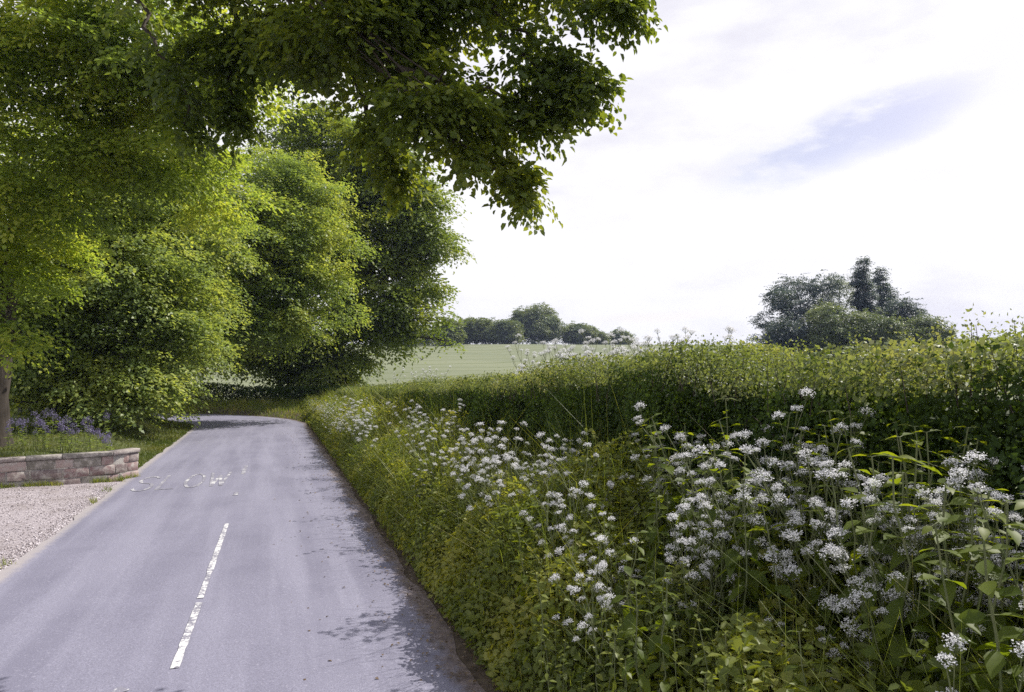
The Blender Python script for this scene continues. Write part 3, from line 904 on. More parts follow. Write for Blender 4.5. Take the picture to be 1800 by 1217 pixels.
# the big dark tree on the outside of the bend
e0 = Gp(580, 702, .3)
tree('lime_tree', 'large dark green tree with hanging lower boughs where the lane bends', tree_st(45, 4.2), .5, 5.5, [
    plobe(640, 300, 45, 110, 90, 3.5, 1), plobe(720, 400, 44.5, 80, 85, 3, 1), plobe(700, 320, 45, 80, 60, 3, .8), plobe(760, 335, 44, 36, 38, 1.6, .35), plobe(785, 430, 44, 26, 30, 1.2, .25),
    plobe(640, 440, 44, 110, 90, 3.2, 1), plobe(740, 500, 44, 55, 50, 2.2, .7), plobe(560, 330, 47, 110, 110, 3.5, 1), plobe(660, 540, 43, 85, 60, 2.8, 1),
    plobe(755, 565, 42.5, 38, 32, 1.4, .5), plobe(782, 600, 42.5, 18, 18, .8, .2), plobe(600, 610, 43, 60, 60, 2.4, 1), plobe(690, 590, 42.5, 55, 26, 1.6, .5), plobe(580, 665, 43, 46, 36, 2.0, .7),
    plobe(520, 620, 44, 60, 50, 2.4, .9), plobe(450, 612, 45, 70, 44, 2.2, .9), plobe(520, 655, 45, 50, 36, 2.0, .8), plobe(400, 600, 47, 60, 50, 2.2, .8), plobe(550, 240, 47, 90, 60, 3, .8), plobe(470, 560, 46, 80, 60, 2.5, .8), plobe(500, 440, 47, 90, 90, 3, .9), plobe(640, 225, 46, 70, 40, 2, .4),
], .25, 14000, 13, 1.2, 'dark', 34, flat=1.0, droop=.4, clump=.30, plates=26, thick=.20)

# trees along the crest of the field
def hill_tree(px, py_top, py_base, wpx, d, mat, label, seed, name='field_tree', lobes=None, group='trees along the crest of the field', leaf=.45, nsp=700, fork=.3):
    near = d < 120
    x, _ = ray(px, py_base); base = (x * d, d)
    b = np.array([base[0], base[1], gz(*base)])
    hh = (py_base - py_top) * d / F; ww = wpx * d / F * (1.0 if near else .84)
    top = W(px, py_top, d)
    z0, z1 = b[2], top[2]
    H = z1 - z0
    rng = np.random.default_rng(seed); lb = []
    if lobes is None:
        lobes = [(0, .62, .5, .40), (-.3, .5, .3, .32), (.32, .48, .3, .32), (.05, .36, .42, .26), (-.15, .72, .3, .25), (.2, .7, .26, .26), (-.34, .30, .2, .18), (.34, .30, .2, .18)]
    for (ox, oz, rx, rz) in lobes:
        lb.append((np.array([b[0] + ox * ww, b[1] + rng.uniform(-.15, .15) * ww, z0 + oz * H]), np.array([rx * ww, rx * ww, rz * H]), 1.0))
    return tree(name, label, (b[0], b[1], z0 - .1), max(.12, .022 * H), fork * H, lb, leaf * (.95 if near else 1.15), int(nsp * (2.3 if near else 3.2)), 12, leaf * 4, mat, seed, group=group, twigs=near, clump=.34 if near else .38, thick=.28 if near else .40, plates=18)


CR = 215
hill_tree(786, 560, 608, 46, 190, 'hill_pale', 'pale yellow green tree on the crest half hidden by the big dark tree', 41)
hill_tree(838, 558, 607, 74, CR, 'hill_pale', 'light green round tree on the crest left of the tallest one', 42, nsp=1000)
hill_tree(888, 563, 606, 54, CR - 6, 'hill', 'small mid green tree touching the left side of the tallest crest tree', 43)
hill_tree(940, 539, 605, 92, CR + 6, 'hill', 'tallest domed dark tree standing on the crest of the field', 44, nsp=1500)
hill_tree(1020, 569, 603, 62, CR + 10, 'hill', 'low domed dark tree standing alone right of the tallest crest tree', 45, nsp=900)
hill_tree(1051, 584, 603, 26, CR + 12, 'hill', 'small dark bush leaning against the low domed crest tree', 46, nsp=350)
hill_tree(1090, 582, 602, 42, CR + 25, 'hill', 'rightmost and smallest separate tree on the crest of the field', 47, nsp=500)
hill_tree(700, 566, 610, 70, 185, 'hill', 'grey green tree on the crest seen through the boughs of the dark tree', 48, nsp=700)
hill_tree(730, 572, 609, 60, 200, 'hill_pale', 'thin pale tree on the crest behind the hanging boughs', 49, nsp=400)
for k, (px, tp, w_, lab) in enumerate([(600, 560, 90, 'crest tree hidden low behind the dark tree trunk side'), (520, 565, 80, 'crest tree behind the shaded arch at the bend')]):
    pass

# the clump of trees standing up behind the hedge on the right
GR = 'trees standing behind the right end of the hedge'
DR = 85
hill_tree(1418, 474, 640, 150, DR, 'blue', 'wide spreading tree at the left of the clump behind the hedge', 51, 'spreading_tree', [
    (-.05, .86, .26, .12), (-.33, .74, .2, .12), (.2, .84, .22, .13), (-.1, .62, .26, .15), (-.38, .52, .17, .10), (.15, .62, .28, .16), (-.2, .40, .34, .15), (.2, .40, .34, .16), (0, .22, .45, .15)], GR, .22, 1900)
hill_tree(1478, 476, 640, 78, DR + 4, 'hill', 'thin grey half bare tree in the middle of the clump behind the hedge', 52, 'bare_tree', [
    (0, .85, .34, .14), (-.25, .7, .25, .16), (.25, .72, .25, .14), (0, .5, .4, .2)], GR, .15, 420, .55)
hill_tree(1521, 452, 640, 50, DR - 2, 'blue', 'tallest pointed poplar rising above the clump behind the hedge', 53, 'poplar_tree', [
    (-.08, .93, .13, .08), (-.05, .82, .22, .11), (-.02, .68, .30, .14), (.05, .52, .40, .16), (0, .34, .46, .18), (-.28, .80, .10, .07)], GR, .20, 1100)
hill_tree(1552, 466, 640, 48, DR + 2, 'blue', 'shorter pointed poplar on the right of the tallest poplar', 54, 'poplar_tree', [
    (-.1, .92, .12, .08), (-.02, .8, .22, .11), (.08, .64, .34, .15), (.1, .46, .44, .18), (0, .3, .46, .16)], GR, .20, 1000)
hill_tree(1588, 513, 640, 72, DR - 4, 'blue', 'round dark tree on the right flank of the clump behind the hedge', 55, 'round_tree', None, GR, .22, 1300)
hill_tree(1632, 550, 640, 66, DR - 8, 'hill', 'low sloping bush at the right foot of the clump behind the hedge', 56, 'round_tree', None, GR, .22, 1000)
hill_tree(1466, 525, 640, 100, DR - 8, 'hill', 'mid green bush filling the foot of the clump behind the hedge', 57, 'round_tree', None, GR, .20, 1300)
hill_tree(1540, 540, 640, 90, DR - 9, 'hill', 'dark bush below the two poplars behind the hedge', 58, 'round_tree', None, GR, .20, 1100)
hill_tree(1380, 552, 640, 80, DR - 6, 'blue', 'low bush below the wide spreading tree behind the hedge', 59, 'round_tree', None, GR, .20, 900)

# ------------------------------------------------------------------ hedge
HT = 4.25                                                 # hedge line, metres right of the camera


def hedge_top(s):
    return np.interp(s, [-7.3, 2.7, 4.2, 5.3, 6.2, 7.4, 9.1, 12.8, 15.9, 23.5, 32.0, 42.0], [2.55, 2.59, 2.62, 2.63, 2.58, 2.52, 2.46, 2.32, 2.16, 1.8, 1.51, 1.16])


def hedge():
    rng = np.random.default_rng(71)
    root = thing('hedge', 'long clipped hawthorn hedge with pale new growth along its top', 'hedge', (*st_xy(6, HT), 0))
    off = np.array([*st_xy(6, HT), 0])
    vs = []; vt = []; tw = MB()

    def bank(s, t):
        p = st_xy(s, t); return ground(p[:, 0], p[:, 1])

    for (s0, s1, leaf, dens) in ((-7, 2, .042, 3000), (2, 9, .038, 9500), (9, 18, .046, 3600), (18, 30, .070, 1500), (30, 46, .10, 700)):
        K = int((s1 - s0) * dens)
        s = rng.uniform(s0, s1, K)
        top = hedge_top(s) + .07 * vnoise(s / .9, s * 0, 31) + .05 * vnoise(s / .3, s * 0, 33)
        b0 = bank(s, np.full(K, HT)) - .05
        # position round the section: 0 front foot .. 1 back foot
        a = rng.random(K) ** .8
        hw = .78 + .10 * vnoise(s / 1.3, s * 0 + 3, 7)
        front = a < .58; topm = (a >= .58) & (a < .88)
        H = top - b0
        f = np.clip(a / .58, 0, 1)
        t = np.where(front, -hw * (1 - .12 * f ** 3), np.where(topm, (-hw + 2 * hw * (a - .58) / .30) * .9, hw))
        z = np.where(front, f * H, np.where(topm, H * (1 - .03 * ((t / hw) ** 2)), rng.random(K) * H))
        lump = .25 * vnoise(s / .7, z / .5 + 10, 13) + .13 * vnoise(s / .25, z / .25 + 30, 17)
        dep = rng.random(K) ** 1.6 * .38
        nt = np.where(front, -1.0, np.where(topm, t / hw * .5, 1.0)); nz_ = np.where(front, .25, np.where(topm, 1.0, .25))
        t = t + nt * (lump - dep); z = z + nz_ * (lump - dep) * .8
        p = st_xy(s, HT + t)
        P = np.c_[p, b0 + z]
        nrm_ = np.c_[nt[:, None] * NN[None], nz_]; nrm_ = nrm(nrm_ + rng.normal(0, .45, (K, 3)))
        d = nrm(np.cross(nrm_, rng.normal(0, 1, (K, 3)))) + nrm_ * .35
        ln = leaf * rng.uniform(.6, 1.35, K)
        V = leaf_verts(P - off, d, nrm_, ln, ln * .7)
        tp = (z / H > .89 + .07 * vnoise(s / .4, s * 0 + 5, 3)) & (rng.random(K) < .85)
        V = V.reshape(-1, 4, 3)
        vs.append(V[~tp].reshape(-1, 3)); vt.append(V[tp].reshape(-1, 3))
        # new shoots standing up out of the top
        k2 = int((s1 - s0) * (170 if s1 < 20 else 80))
        s = rng.uniform(s0, s1, k2); t = rng.uniform(-.8, .8, k2); p = st_xy(s, HT + t)
        zz = hedge_top(s) - .12 + .08 * vnoise(s / .9, s * 0, 31) - .1 * (t / .8) ** 2
        hh = rng.uniform(.10, .28, k2) * (.75 if s1 <= 2 else 1) * (1 + .5 * vnoise(s / .7, s * 0 + 2, 77))
        C = np.c_[p, zz] - off
        D = np.c_[rng.normal(0, .25, (k2, 2)), np.ones(k2)]
        vt.append(sprays(C, D, hh, 9, leaf * .68, rng, flat=.3, wide=.22, droop=-.05, jit=.45))
        for i in range(0, k2, 5):
            tw.tube(np.array([C[i] - D[i] * .2, C[i], C[i] + D[i] * hh[i] * .8]), [.005, .003, .0015], 3)
    # woody inside
    for i in range(900):
        s = rng.uniform(-6, 40); b = gz(*st_xy(s, HT)); h = hedge_top(np.array([s]))[0] - b
        a = np.array([*st_xy(s, HT + rng.uniform(-.3, .3)), b - .05]); e = np.array([*st_xy(s + rng.normal(0, .5), HT + rng.uniform(-.62, .62)), b + h * rng.uniform(.4, .84)])
        tw.tube(bent(a, e, rng, 4, .0, .1) - off, [.022, .016, .010, .004], 4)
    # dense old growth in the heart of the hedge
    K = 115000; s = np.where(rng.random(K) < .6, rng.uniform(-5, 15, K), rng.uniform(15, 46, K)); t = rng.uniform(-.42, .42, K); p = st_xy(s, HT + t); b0 = ground(p[:, 0], p[:, 1])
    P = np.c_[p, b0 + (hedge_top(s) - b0) * rng.uniform(.02, .86, K)] - off
    nn = rng.normal(0, 1, (K, 3)); nn[:, :2] += NN * np.sign(rng.normal(0, 1, K))[:, None]
    ln = rng.uniform(.07, .12, K); vs.append(leaf_verts(P, rng.normal(0, 1, (K, 3)), nn, ln, ln * .8))
    tw.build('branches', M['twig'], root)
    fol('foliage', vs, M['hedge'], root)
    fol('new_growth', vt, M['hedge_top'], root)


hedge()


# ------------------------------------------------------------------ verge: undergrowth and grass
def blades(P, h, rng, w=.006, lean=.35, bend=.5):
    """grass blades as 2-quad strips"""
    K = len(P)
    az = rng.uniform(0, 2 * math.pi, K); d = np.c_[np.cos(az), np.sin(az), np.zeros(K)]; sd = np.c_[-np.sin(az), np.cos(az), np.zeros(K)]
    h = h[:, None]; ln = (lean * rng.random(K))[:, None]; Z = np.array([0, 0, 1.0])
    w = np.broadcast_to(w, (K,))[:, None]
    m = P + Z * h * .55 + d * h * ln * .35; t = P + Z * h * (1 - bend * ln * .6) + d * h * ln * (1 + bend)
    V = np.stack([P - sd * w / 2, P + sd * w / 2, m - sd * w * .4, m + sd * w * .4, t - sd * w * .06, t + sd * w * .06], 1)
    b = np.arange(K)[:, None] * 6
    q = np.concatenate([b + np.array([0, 1, 3, 2]), b + np.array([2, 3, 5, 4])])
    return V.reshape(-1, 3), q


def veg_h(s, t):
    """height of the rough growth over the verge"""
    r = t - (TC + ROAD_R)
    h = .18 + .60 * sstep(.02, .48, r) + .20 * sstep(.7, 1.8, r)
    h = h * (1 + .34 * vnoise(s / 1.1, t / .8, 41) + .34 * vnoise(s / .38, t / .34, 43) + .18 * vnoise(s / .16, t / .16, 47))
    return h * (1 - .35 * sstep(24, 34, s))


def undergrowth():
    rng = np.random.default_rng(81)
    vs = []
    for (s0, s1, leaf, dens) in ((1.0, 8, .062, 6500), (8, 16, .065, 3600), (16, 26, .085, 1500), (26, 44, .12, 700), (-5, 1, .07, 1500)):
        K = int((s1 - s0) * dens)
        s = rng.uniform(s0, s1, K); t = TC + ROAD_R + .08 + 2.75 * rng.random(K) ** 1.25
        p = st_xy(s, t); g = ground(p[:, 0], p[:, 1]); h = veg_h(s, t)
        z = h * (1 - rng.random(K) ** 2.0 * .95)
        P = np.c_[p, g + z]
        edge = np.exp(-((t - (TC + ROAD_R)) / .5) ** 2)
        nn = np.c_[-NN[0] * (.3 + edge), -NN[1] * (.3 + edge), np.ones(K)] + rng.normal(0, .45, (K, 3))
        d = rng.normal(0, 1, (K, 3)); d[:, 2] = d[:, 2] * .4 - .1
        ln = leaf * rng.uniform(.45, 1.35, K)
        vs.append(leaf6_verts(P, d, nn, ln, ln * rng.uniform(.4, .8, K)))
    # beyond the bend, on the outer bank
    o = fol('undergrowth', vs, M['weed'], None, True); tag(o, kind='stuff')
    V = []; Q = []; n = 0
    for (s0, s1, dens, w) in ((1, 9, 620, .0055), (9, 18, 560, .009), (18, 40, 500, .016)):
        K = int((s1 - s0) * dens); s = rng.uniform(s0, s1, K); t = TC + ROAD_R + .05 + 2.9 * rng.random(K)
        keep = vnoise(s / 1.6, t / .9, 55) > -.25 - .5 * (rng.random(K) < .25)
        s, t = s[keep], t[keep]; p = st_xy(s, t); g = ground(p[:, 0], p[:, 1])
        v, q = blades(np.c_[p, g], veg_h(s, t) * rng.uniform(.7, 1.55, len(s)) + .05, rng, w, .55, .6)
        V.append(v); Q.append(q + n); n += len(v)
    o = mesh_np('verge_grass', np.vstack(V), [np.vstack(Q)], M['grass']); tag(o, kind='stuff')


undergrowth()


def lawn_grass():
    rng = np.random.default_rng(83); V = []; Q = []; n = 0
    for (l0, l1, a0, a1, dens, hh, w) in ((14.5, 24, .02, 6.5, 420, .07, .012), (24, 40, .02, 5.0, 200, .11, .022), (14.5, 36, .0, .5, 600, .09, .012)):
        K = int((l1 - l0) * (a1 - a0) * dens); l = rng.uniform(l0, l1, K); a = ROAD_L - rng.uniform(a0, a1, K)
        x = np.interp(l, SLEN, PATH[:, 0]) + np.interp(l, SLEN, NOR[:, 0]) * a; y = np.interp(l, SLEN, PATH[:, 1]) + np.interp(l, SLEN, NOR[:, 1]) * a
        k = wall_side(x, y) > .3; x, y = x[k], y[k]
        z = ground(x, y)
        v, q = blades(np.c_[x, y, z], hh * rng.uniform(.5, 1.5, len(x)), rng, w, .7, .5); V.append(v); Q.append(q + n); n += len(v)
    tag(mesh_np('lawn_grass', np.vstack(V), [np.vstack(Q)], M['lawn']), kind='stuff')
    V = []; Q = []; n = 0
    # rough grass on the outer bank of the bend
    K = 26000; l = rng.uniform(30, 75, K); a = ROAD_R + .02 + rng.uniform(0, 4.6, K) ** 1.0
    x = np.interp(l, SLEN, PATH[:, 0]) + np.interp(l, SLEN, NOR[:, 0]) * a; y = np.interp(l, SLEN, PATH[:, 1]) + np.interp(l, SLEN, NOR[:, 1]) * a
    z = ground(x, y)
    v, q = blades(np.c_[x, y, z], (.16 + .08 * (a - ROAD_R)) * rng.uniform(.5, 1.3, K), rng, .028, .5, .5)
    tag(mesh_np('bank_grass', v, [q], M['grass']), kind='stuff')


lawn_grass()


def litter():
    rng = np.random.default_rng(85); K = 2600
    s = rng.uniform(3, 30, K); t = TC + ROAD_R - np.abs(rng.normal(0, .28, K)) + .15
    k = rng.random(K) < .12; t[k] -= rng.random(k.sum()) * 1.2
    p = st_xy(s, t); z = np.maximum(ground(p[:, 0], p[:, 1]) + .012, .025) + .022
    ln = rng.uniform(.02, .05, K); nn = np.c_[rng.normal(0, .3, (K, 2)), np.ones(K)]
    V = leaf_verts(np.c_[p, z], np.c_[rng.normal(0, 1, (K, 2)), rng.normal(0, .1, K)], nn, ln, ln * .6)
    tag(fol('leaf_litter', [V], leaf_mat('dry_leaf', (.07, .05, .035), (.14, .095, .06), (.22, .17, .11), trans=.1)), kind='stuff')
    # weeds along the foot of the wall and the edge of the gravel
    P = []
    for a, b in zip(WALL_PTS[:-1], WALL_PTS[1:]):
        n = int(np.linalg.norm(b - a) * 70); u = rng.random(n)[:, None]; q = a + (b - a) * u; k = vnoise(q[:, 0] / .35, q[:, 1] / .35, 3) > -.05
        d = (b - a) / np.linalg.norm(b - a); nn = np.array([-d[1], d[0]]); nn = nn if nn @ a < 0 else -nn
        P.append((q + nn * rng.uniform(.04, .14, (n, 1)))[k])
    q = st_xy(rng.uniform(6, 17, 260), TC + ROAD_L - .05 + rng.normal(0, .05, 260)); k = vnoise(q[:, 0] / .6, q[:, 1] / .6, 8) > .25; P.append(q[k])
    P = np.vstack(P); z = ground(P[:, 0], P[:, 1])
    P = np.repeat(np.c_[P, z], 5, 0); P[:, :2] += rng.normal(0, .025, (len(P), 2))
    v, q = blades(P, rng.uniform(.03, .16, len(P)), rng, .009, .9, .6)
    tag(mesh_np('weeds', v, [q], M['grass']), kind='stuff')


litter()


# low hedge across the far side of the bend
def far_hedge():
    rng = np.random.default_rng(87)
    l = np.array([46, 75]); vs = []; K = 85000
    root = thing('field_hedge', 'low shaded hedge along the field edge beyond the bend', 'hedge', (-22, 42.5, gz(-22, 42.5)))
    off = np.array(root.location)
    l = rng.uniform(30, 78, K); a = ROAD_R + 4.6 + rng.normal(0, .38, K)
    x = np.interp(l, SLEN, PATH[:, 0]) + np.interp(l, SLEN, NOR[:, 0]) * a; y = np.interp(l, SLEN, PATH[:, 1]) + np.interp(l, SLEN, NOR[:, 1]) * a
    z = ground(x, y) + rng.random(K) ** .9 * (1.15 + .2 * vnoise(l / 1.5, l * 0, 5))
    ln = rng.uniform(.08, .16, K)
    V = leaf_verts(np.c_[x, y, z] - off, rng.normal(0, 1, (K, 3)), rng.normal(0, .6, (K, 3)) + np.array([0, -.5, .8]), ln, ln * .65)
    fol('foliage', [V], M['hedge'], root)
    tw = MB()
    for i in range(160):
        ll = rng.uniform(30, 78); a = ROAD_R + 4.6 + rng.normal(0, .2)
        p = np.array([np.interp(ll, SLEN, PATH[:, 0]) + np.interp(ll, SLEN, NOR[:, 0]) * a, np.interp(ll, SLEN, PATH[:, 1]) + np.interp(ll, SLEN, NOR[:, 1]) * a])
        g = gz(*p); tw.tube(np.array([[*p, g - .05], [p[0] + rng.normal(0, .1), p[1], g + .4], [p[0] + rng.normal(0, .25), p[1], g + .85]]) - off, [.02, .014, .006], 4)
    tw.build('branches', M['twig'], root)


far_hedge()


# ------------------------------------------------------------------ verge plants, each a thing of its own
def big_leaf(pos, d, n, ln, wd):
    """ovate leaf of 6 quads with a midrib fold and drooping tip"""
    d = d / np.linalg.norm(d); s = np.cross(d, n); s /= np.linalg.norm(s); n = np.cross(s, d)
    ts = np.array([0, .18, .42, .72, 1.0]); ws = np.array([.06, .36, .5, .30, .01]); dr = -.22 * ts ** 2
    mid = pos + d * (ts * ln)[:, None] + n * (dr * ln)[:, None]
    Lf = mid + s * (ws * wd)[:, None] + n * (.22 * ws * wd)[:, None]; Rt = mid - s * (ws * wd)[:, None] + n * (.22 * ws * wd)[:, None]
    V = np.vstack([mid, Lf, Rt]); q = []
    for k in range(4): q += [[k, 5 + k, 6 + k, 1 + k], [10 + k, k, k + 1, 11 + k]]
    return V, q


def make_umbel(seed, r=.024, nl=9):
    rng = np.random.default_rng(seed); vs = []; rays = MB()
    me_v = []
    for k in range(nl):
        a = k * 2.4 + rng.normal(0, .2); rr = r * math.sqrt((k + .5) / nl); c = np.array([rr * math.cos(a), rr * math.sin(a), (.034 - .55 * rr ** 2 / r) + rng.normal(0, .002)])
        m = 20; p = c + np.c_[rng.normal(0, .0046, (m, 2)), rng.normal(0, .0042, m)]
        nn = np.c_[rng.normal(0, .7, (m, 2)), np.ones(m)]
        ln = rng.uniform(.004, .006, m)
        vs.append(leaf_verts(p, rng.normal(0, 1, (m, 3)) * np.array([1, 1, .2]), nn, ln, ln * .95, .1))
        rays.tube(np.array([[0, 0, 0], c * np.array([.6, .6, .55]), c - np.array([0, 0, .002])]), .0007, 3)
    V = np.vstack(vs); nq = len(V) // 4
    Vr = np.vstack(rays.v); qr = np.vstack(rays.q)
    q = np.vstack([quad_idx(nq), qr + len(V)])
    o = mesh_np('umbel', np.vstack([V, Vr]), [q], None, mats=[M['petal'], M['stem']], midx=[0] * nq + [1] * len(qr))
    me = o.data; bpy.data.objects.remove(o); return me


UMB = [make_umbel(s) for s in range(4)]


def make_parsley(seed, label, simple=False):
    """cow parsley about 1 m tall: forked stem, ferny leaves, an umbel on every branch tip"""
    rng = np.random.default_rng(seed)
    root = thing('cow_parsley', label, 'wildflower')
    mb = MB(); tips = []
    top = np.array([rng.normal(0, .06), rng.normal(0, .06), .80])
    main = bent([0, 0, 0], top, rng, 8, 0, .05); mb.tube(main, np.linspace(.0065, .0035, 8), 5)
    az0 = rng.uniform(0, 6.28)
    for k in range(6):
        h = .34 + .085 * k; i = h / .80 * 7; a = main[int(i)] + (main[min(7, int(i) + 1)] - main[int(i)]) * (i % 1)
        az = az0 + k * 2.3; ln = rng.uniform(.18, .32) * (1.15 - .06 * k)
        e = a + np.array([math.cos(az) * ln * .62, math.sin(az) * ln * .62, ln * .95 + .06])
        br = bent(a, e, rng, 5, -.05, .04); mb.tube(br, np.linspace(.0032, .0018, 5), 4)
        tips.append((e, nrm(br[-1] - br[-2])))
        for j in range(rng.integers(2, 4)):
            m_ = br[min(4, 1 + j)]; az2 = az + rng.choice([-1, 1]) * rng.uniform(.6, 1.4); l2 = rng.uniform(.08, .15)
            e2 = m_ + np.array([math.cos(az2) * l2 * .6, math.sin(az2) * l2 * .6, l2]); mb.tube(np.array([m_, (m_ + e2) / 2, e2]), [.002, .0017, .0014], 3)
            tips.append((e2, nrm(e2 - m_)))
    tips.append((top, nrm(main[-1] - main[-2])))
    mb.build('stem', M['stem'], root)
    vs = []
    for k in range(9):
        h = rng.uniform(.03, .5); az = rng.uniform(0, 6.28); d = np.array([math.cos(az), math.sin(az), .35]); ln = rng.uniform(.16, .30) * (1 - h * .6)
        vs.append(sprays(np.array([[0, 0, h]]) + d[None] * .02, d[None], ln, 26, .034, rng, flat=1.2, wide=.5, droop=.35, ratio=.42))
    fol('leaves', vs, M['fern'], root)
    for (e, d) in tips:
        k = rng.integers(0, 4)
        o = bpy.data.objects.new('umbel', UMB[k]); COL.objects.link(o); o.parent = root; o.location = e
        o.rotation_euler = Vector(d * .5 + np.array([0, 0, .6])).to_track_quat('Z', 'Y').to_euler(); s = rng.uniform(.68, 1.15); o.scale = (s, s, s * rng.uniform(.8, 1.2))
    return root


def make_shoot(seed, label, size=.092, mat='shoot', name='leafy_shoot'):
    """upright shoot with opposite pairs of broad pointed leaves"""
    rng = np.random.default_rng(seed)
    root = thing(name, label, 'plant')
    mb = MB(); top = np.array([rng.normal(0, .08), rng.normal(0, .08), 1.0])
    st_ = bent([0, 0, 0], top, rng, 9, 0, .05); mb.tube(st_, np.linspace(.006, .0022, 9), 5)
    lf = MB()
    for k in range(13):
        h = .20 + .81 * k / 12; i = min(h, .999) * 8; a = st_[int(i)] + (st_[min(8, int(i) + 1)] - st_[int(i)]) * (i % 1)
        az = k * 1.5708 + rng.normal(0, .2); sz = size * (1 if k < 8 else 1 - .12 * (k - 7)) * rng.uniform(.85, 1.2)
        for sg in (0, math.pi):
            d = np.array([math.cos(az + sg), math.sin(az + sg), rng.uniform(-.95, -.1) if k < 9 else rng.uniform(-.3, .4)])
            p0 = a + d * .012; mb.tube(np.array([a, (a + p0) / 2, p0]), .0014, 3)
            nn = np.array([rng.normal(0, .25), rng.normal(0, .25), 1.0])
            V, q = big_leaf(p0, d, nn, sz, sz * .55); lf.add(V, q)
    mb.build('stem', M['stem'], root)
    lf.build('leaves', M[mat], root, smooth=True)
    return root


def make_rocket(seed, label):
    rng = np.random.default_rng(seed)
    root = thing('lilac_flower', label, 'wildflower')
    mb = MB(); st_ = bent([0, 0, 0], [rng.normal(0, .05), rng.normal(0, .05), .8], rng, 6, 0, .04); mb.tube(st_, np.linspace(.008, .004, 6), 4)
    mb.build('stem', M['stem'], root)
    vs = []; vl = []
    for k in range(3):
        c = st_[-1] + np.array([rng.normal(0, .06), rng.normal(0, .06), -.06 * k]); m = 22
        vs.append(leaf_verts(c + rng.normal(0, .042, (m, 3)), rng.normal(0, 1, (m, 3)), rng.normal(0, .6, (m, 3)) + np.array([0, -.3, .6]), np.full(m, .032), np.full(m, .028)))
    for k in range(12):
        h = rng.uniform(.1, .62); az = rng.uniform(0, 6.28); vl.append(leaf_verts(np.array([[0, 0, h]]), np.array([[math.cos(az), math.sin(az), .2]]), np.array([[0, 0, 1.0]]), np.array([.14]), np.array([.05])))
    fol('flower_head', vs, M['lilac'], root); fol('leaves', vl, M['bush'], root)
    return root


USED = set()


def plant(protos, px, py, rng, tr, hr, label, group, h0=1.0, tilt=.10):
    """stand a plant on the verge so that its top is near the pixel; the plant's own height decides how far off it stands"""
    x, z = ray(px, py); k = NN[0] * x + NN[1]
    for _ in range(30):
        t = rng.uniform(*tr); d = t / k
        if d < 1.6 or d > 45: continue
        X, Y = x * d, d; g = gz(X, Y); H = CAMH + z * d - g
        if hr[0] < H < hr[1]:
            p = protos[rng.integers(0, len(protos))]
            tl = (rng.normal(0, tilt), rng.normal(0, tilt))
            if p.name not in USED:
                USED.add(p.name); p.location = (X, Y, g - .02); p.rotation_euler = (*tl, rng.uniform(0, 6.28)); p.scale = (H / h0,) * 3; p['label'] = label; p['group'] = group
                return p
            return copy_tree(p, (X, Y, g - .02), rng.uniform(0, 6.28), H / h0, label, group, tl)
    return None


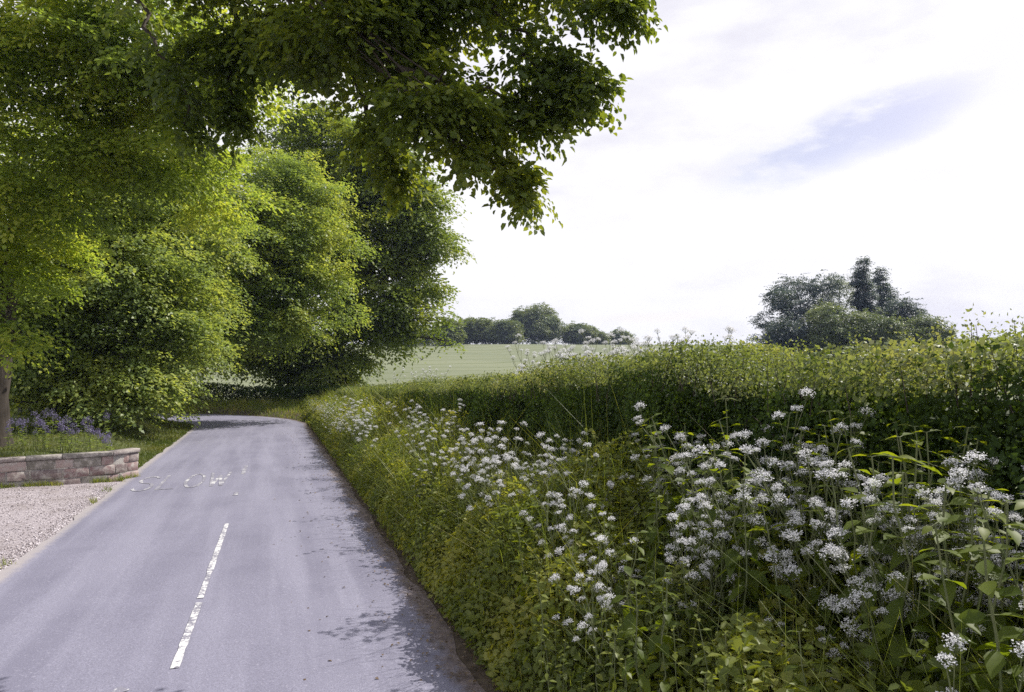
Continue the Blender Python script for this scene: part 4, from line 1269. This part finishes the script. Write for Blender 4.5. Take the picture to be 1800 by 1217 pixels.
def verge_plants():
    rng = np.random.default_rng(91)
    pars = [make_parsley(100 + k, 'white cow parsley') for k in range(5)]
    sho = [make_shoot(200 + k, 'leafy shoot') for k in range(4)]
    LP = 'cow parsley along the verge'
    patches = [  # px range, py range, count, t range, label
        ((1610, 1800), (825, 1000), 13, (2.6, 3.5), 'tall white cow parsley in the dense drift at the right edge of the verge'),
        ((1190, 1350), (745, 900), 8, (2.5, 3.5), 'white cow parsley in the drift under the dark middle of the hedge'),
        ((1390, 1540), (745, 850), 6, (2.6, 3.5), 'white cow parsley among broad leaves near the hedge'),
        ((935, 1070), (770, 880), 9, (2.2, 3.5), 'white cow parsley in the bright clump above the yellow grass'),
        ((845, 895), (758, 815), 10, (2.2, 3.5), 'white cow parsley in the small group left of the bright clump'),
        ((715, 790), (785, 850), 6, (2.0, 3.5), 'white cow parsley leaning over the roadside grass halfway down the verge'),
        ((725, 800), (715, 770), 9, (2.0, 3.5), 'white cow parsley standing against the dark foot of the far hedge'),
        ((545, 655), (700, 765), 60, (1.9, 3.5), 'white cow parsley massed on the far verge near the bend'),
        ((1440, 1740), (1060, 1200), 5, (2.4, 3.5), 'white cow parsley low in the near right corner of the verge'),
        ((1060, 1170), (935, 1000), 4, (2.0, 3.5), 'white cow parsley standing apart in the middle of the near verge'),
        ((1150, 1300), (880, 980), 4, (2.2, 3.5), 'white cow parsley below the middle drift beside long grass stems'),
        ((1560, 1700), (960, 1060), 4, (2.4, 3.5), 'white cow parsley hanging below the dense right hand drift'),
    ]
    for (a, b, n, tr, lab) in patches:
        for k in range(n):
            plant(pars, rng.uniform(*a), b[0] + (b[1] - b[0]) * .6 * rng.random(), rng, tr, (.5, 1.72), lab, LP, tilt=.17)
    for k in range(44):
        plant(pars, rng.uniform(930, 1230), rng.uniform(606, 640), rng, (5.2, 5.9), (1.3, 2.6), 'tall white cow parsley showing above the top of the hedge against the field', 'cow parsley beyond the hedge', tilt=.05)
    for k in range(8):
        plant(pars, rng.uniform(700, 770), rng.uniform(652, 664), rng, (5.2, 6.2), (1.1, 2.5), 'white cow parsley behind the far end of the hedge', 'cow parsley beyond the hedge', tilt=.05)
    LS = 'broad leaved shoots on the verge'
    for (a, b, n, tr, lab) in [
        ((1280, 1800), (660, 880), 85, (2.7, 3.5), 'tall shoot with broad pointed sunlit leaves in front of the hedge'),
        ((1080, 1300), (720, 860), 26, (2.6, 3.5), 'broad leaved shoot in the shade below the middle of the hedge'),
        ((850, 1200), (900, 1100), 34, (1.9, 3.0), 'short broad leaved shoot among the roadside weeds'),
        ((980, 1500), (1060, 1215), 24, (2.2, 3.0), 'broad leaved shoot in the foreground corner of the verge'),
        ((1500, 1800), (880, 1180), 18, (2.5, 3.4), 'broad leaved shoot between the white umbels at the right edge'),
    ]:
        for k in range(n):
            plant(sho, rng.uniform(*a), rng.uniform(*b), rng, tr, (.45, 1.9), lab, LS, 1.02)
    net = [make_shoot(400 + k, 'nettle', .085, 'weed', 'nettle') for k in range(4)]
    for (a, b, n, tr, lab) in [
        ((600, 780), (790, 960), 34, (1.8, 2.5), 'dark green nettle rising from the road edge halfway along the verge'),
        ((760, 1000), (880, 1130), 44, (1.75, 2.5), 'dark green nettle at the near road edge below the grassy bank'),
        ((900, 1300), (1000, 1210), 40, (1.75, 2.6), 'dark green nettle in the shady near corner of the verge'),
        ((1000, 1250), (840, 1000), 24, (2.2, 3.2), 'dark green nettle between the white flower drifts'),
    ]:
        for k in range(n):
            plant(net, rng.uniform(*a), rng.uniform(*b), rng, tr, (.35, 1.1), lab, 'nettles along the verge', 1.02)
    # lilac flowers under the trees behind the wall
    roc = [make_rocket(300 + k, 'lilac') for k in range(3)]
    for k in range(46):
        px, py = rng.uniform(15, 200), rng.uniform(704, 768)
        z = rng.uniform(.55, .85)
        for d in np.arange(16.5, 24, .25):
            x, zz = ray(px, py); g = gz(x * d, d)
            if .45 < CAMH + zz * d - g < .95: break
        H = float(np.clip(CAMH + zz * d - g, .35, .75))
        p = roc[k % 3]; lab = 'lilac wildflower growing under the trees behind the garden wall'
        if k < 3: p.location = (x * d, d, g); p.scale = (H / .8,) * 3; p['label'] = lab; p['group'] = 'lilac flowers under the left trees'
        else: copy_tree(p, (x * d, d, g), rng.uniform(0, 6.28), H / .8, lab, 'lilac flowers under the left trees')


verge_plants()


# ------------------------------------------------------------------ a bird over the field
def bird():
    p = W(742, 632, 38)
    rng = np.random.default_rng(5)
    mb = MB()
    bx = np.array([-.24, -.16, -.05, .06, .15, .21, .25]); rr = np.array([.012, .035, .06, .06, .04, .035, .006])
    mb.tube(np.c_[bx, bx * 0, bx * .05], rr, 8)
    for sg in (1, -1):
        y = np.array([.04, .2, .36, .5]) * sg; z = np.array([.02, .12, .15, .10]); c = np.array([.15, .15, .12, .03]); x0 = np.array([.06, .08, .05, -.04])
        V = np.vstack([np.c_[x0, y, z], np.c_[x0 - c, y, z - .005], np.c_[x0 - c * .5, y, z + .012]])
        q = []
        for k in range(3): q += [[k, k + 1, 9 + k, 8 + k], [8 + k, 9 + k, 5 + k, 4 + k], [4 + k, 5 + k, k + 1, k]]
        mb.add(V, q)
    mb.add([[-.2, -.03, 0], [-.2, .03, 0], [-.36, .06, -.01], [-.36, -.06, -.01]], [[0, 1, 2, 3]])
    o = mb.build('bird', noise_mat('dark_feather', (.02, .02, .022), (.04, .04, .045), 20, bump=.1), smooth=True)
    o.location = p; o.rotation_euler = (0, R(-12), R(75)); o.scale = (.62,) * 3
    tag(o, 'small dark bird flying low over the field', 'bird')


bird()


def haze():
    mb = MB(); a = 650; z0, z1 = -4, 32
    mb.add([[-a, -a, z0], [a, -a, z0], [a, a, z0], [-a, a, z0], [-a, -a, z1], [a, -a, z1], [a, a, z1], [-a, a, z1]],
           [[3, 2, 1, 0], [4, 5, 6, 7], [0, 1, 5, 4], [1, 2, 6, 5], [2, 3, 7, 6], [3, 0, 4, 7]])
    m, N, L = new_mat('pale_air')
    out = N.new('ShaderNodeOutputMaterial'); v = N.new('ShaderNodeVolumePrincipled'); L.new(v.outputs[0], out.inputs['Volume'])
    v.inputs['Color'].default_value = (.55, .65, 1.0, 1); v.inputs['Density'].default_value = .00028; v.inputs['Anisotropy'].default_value = .35
    tag(mb.build('haze', m, smooth=False), kind='stuff')


haze()
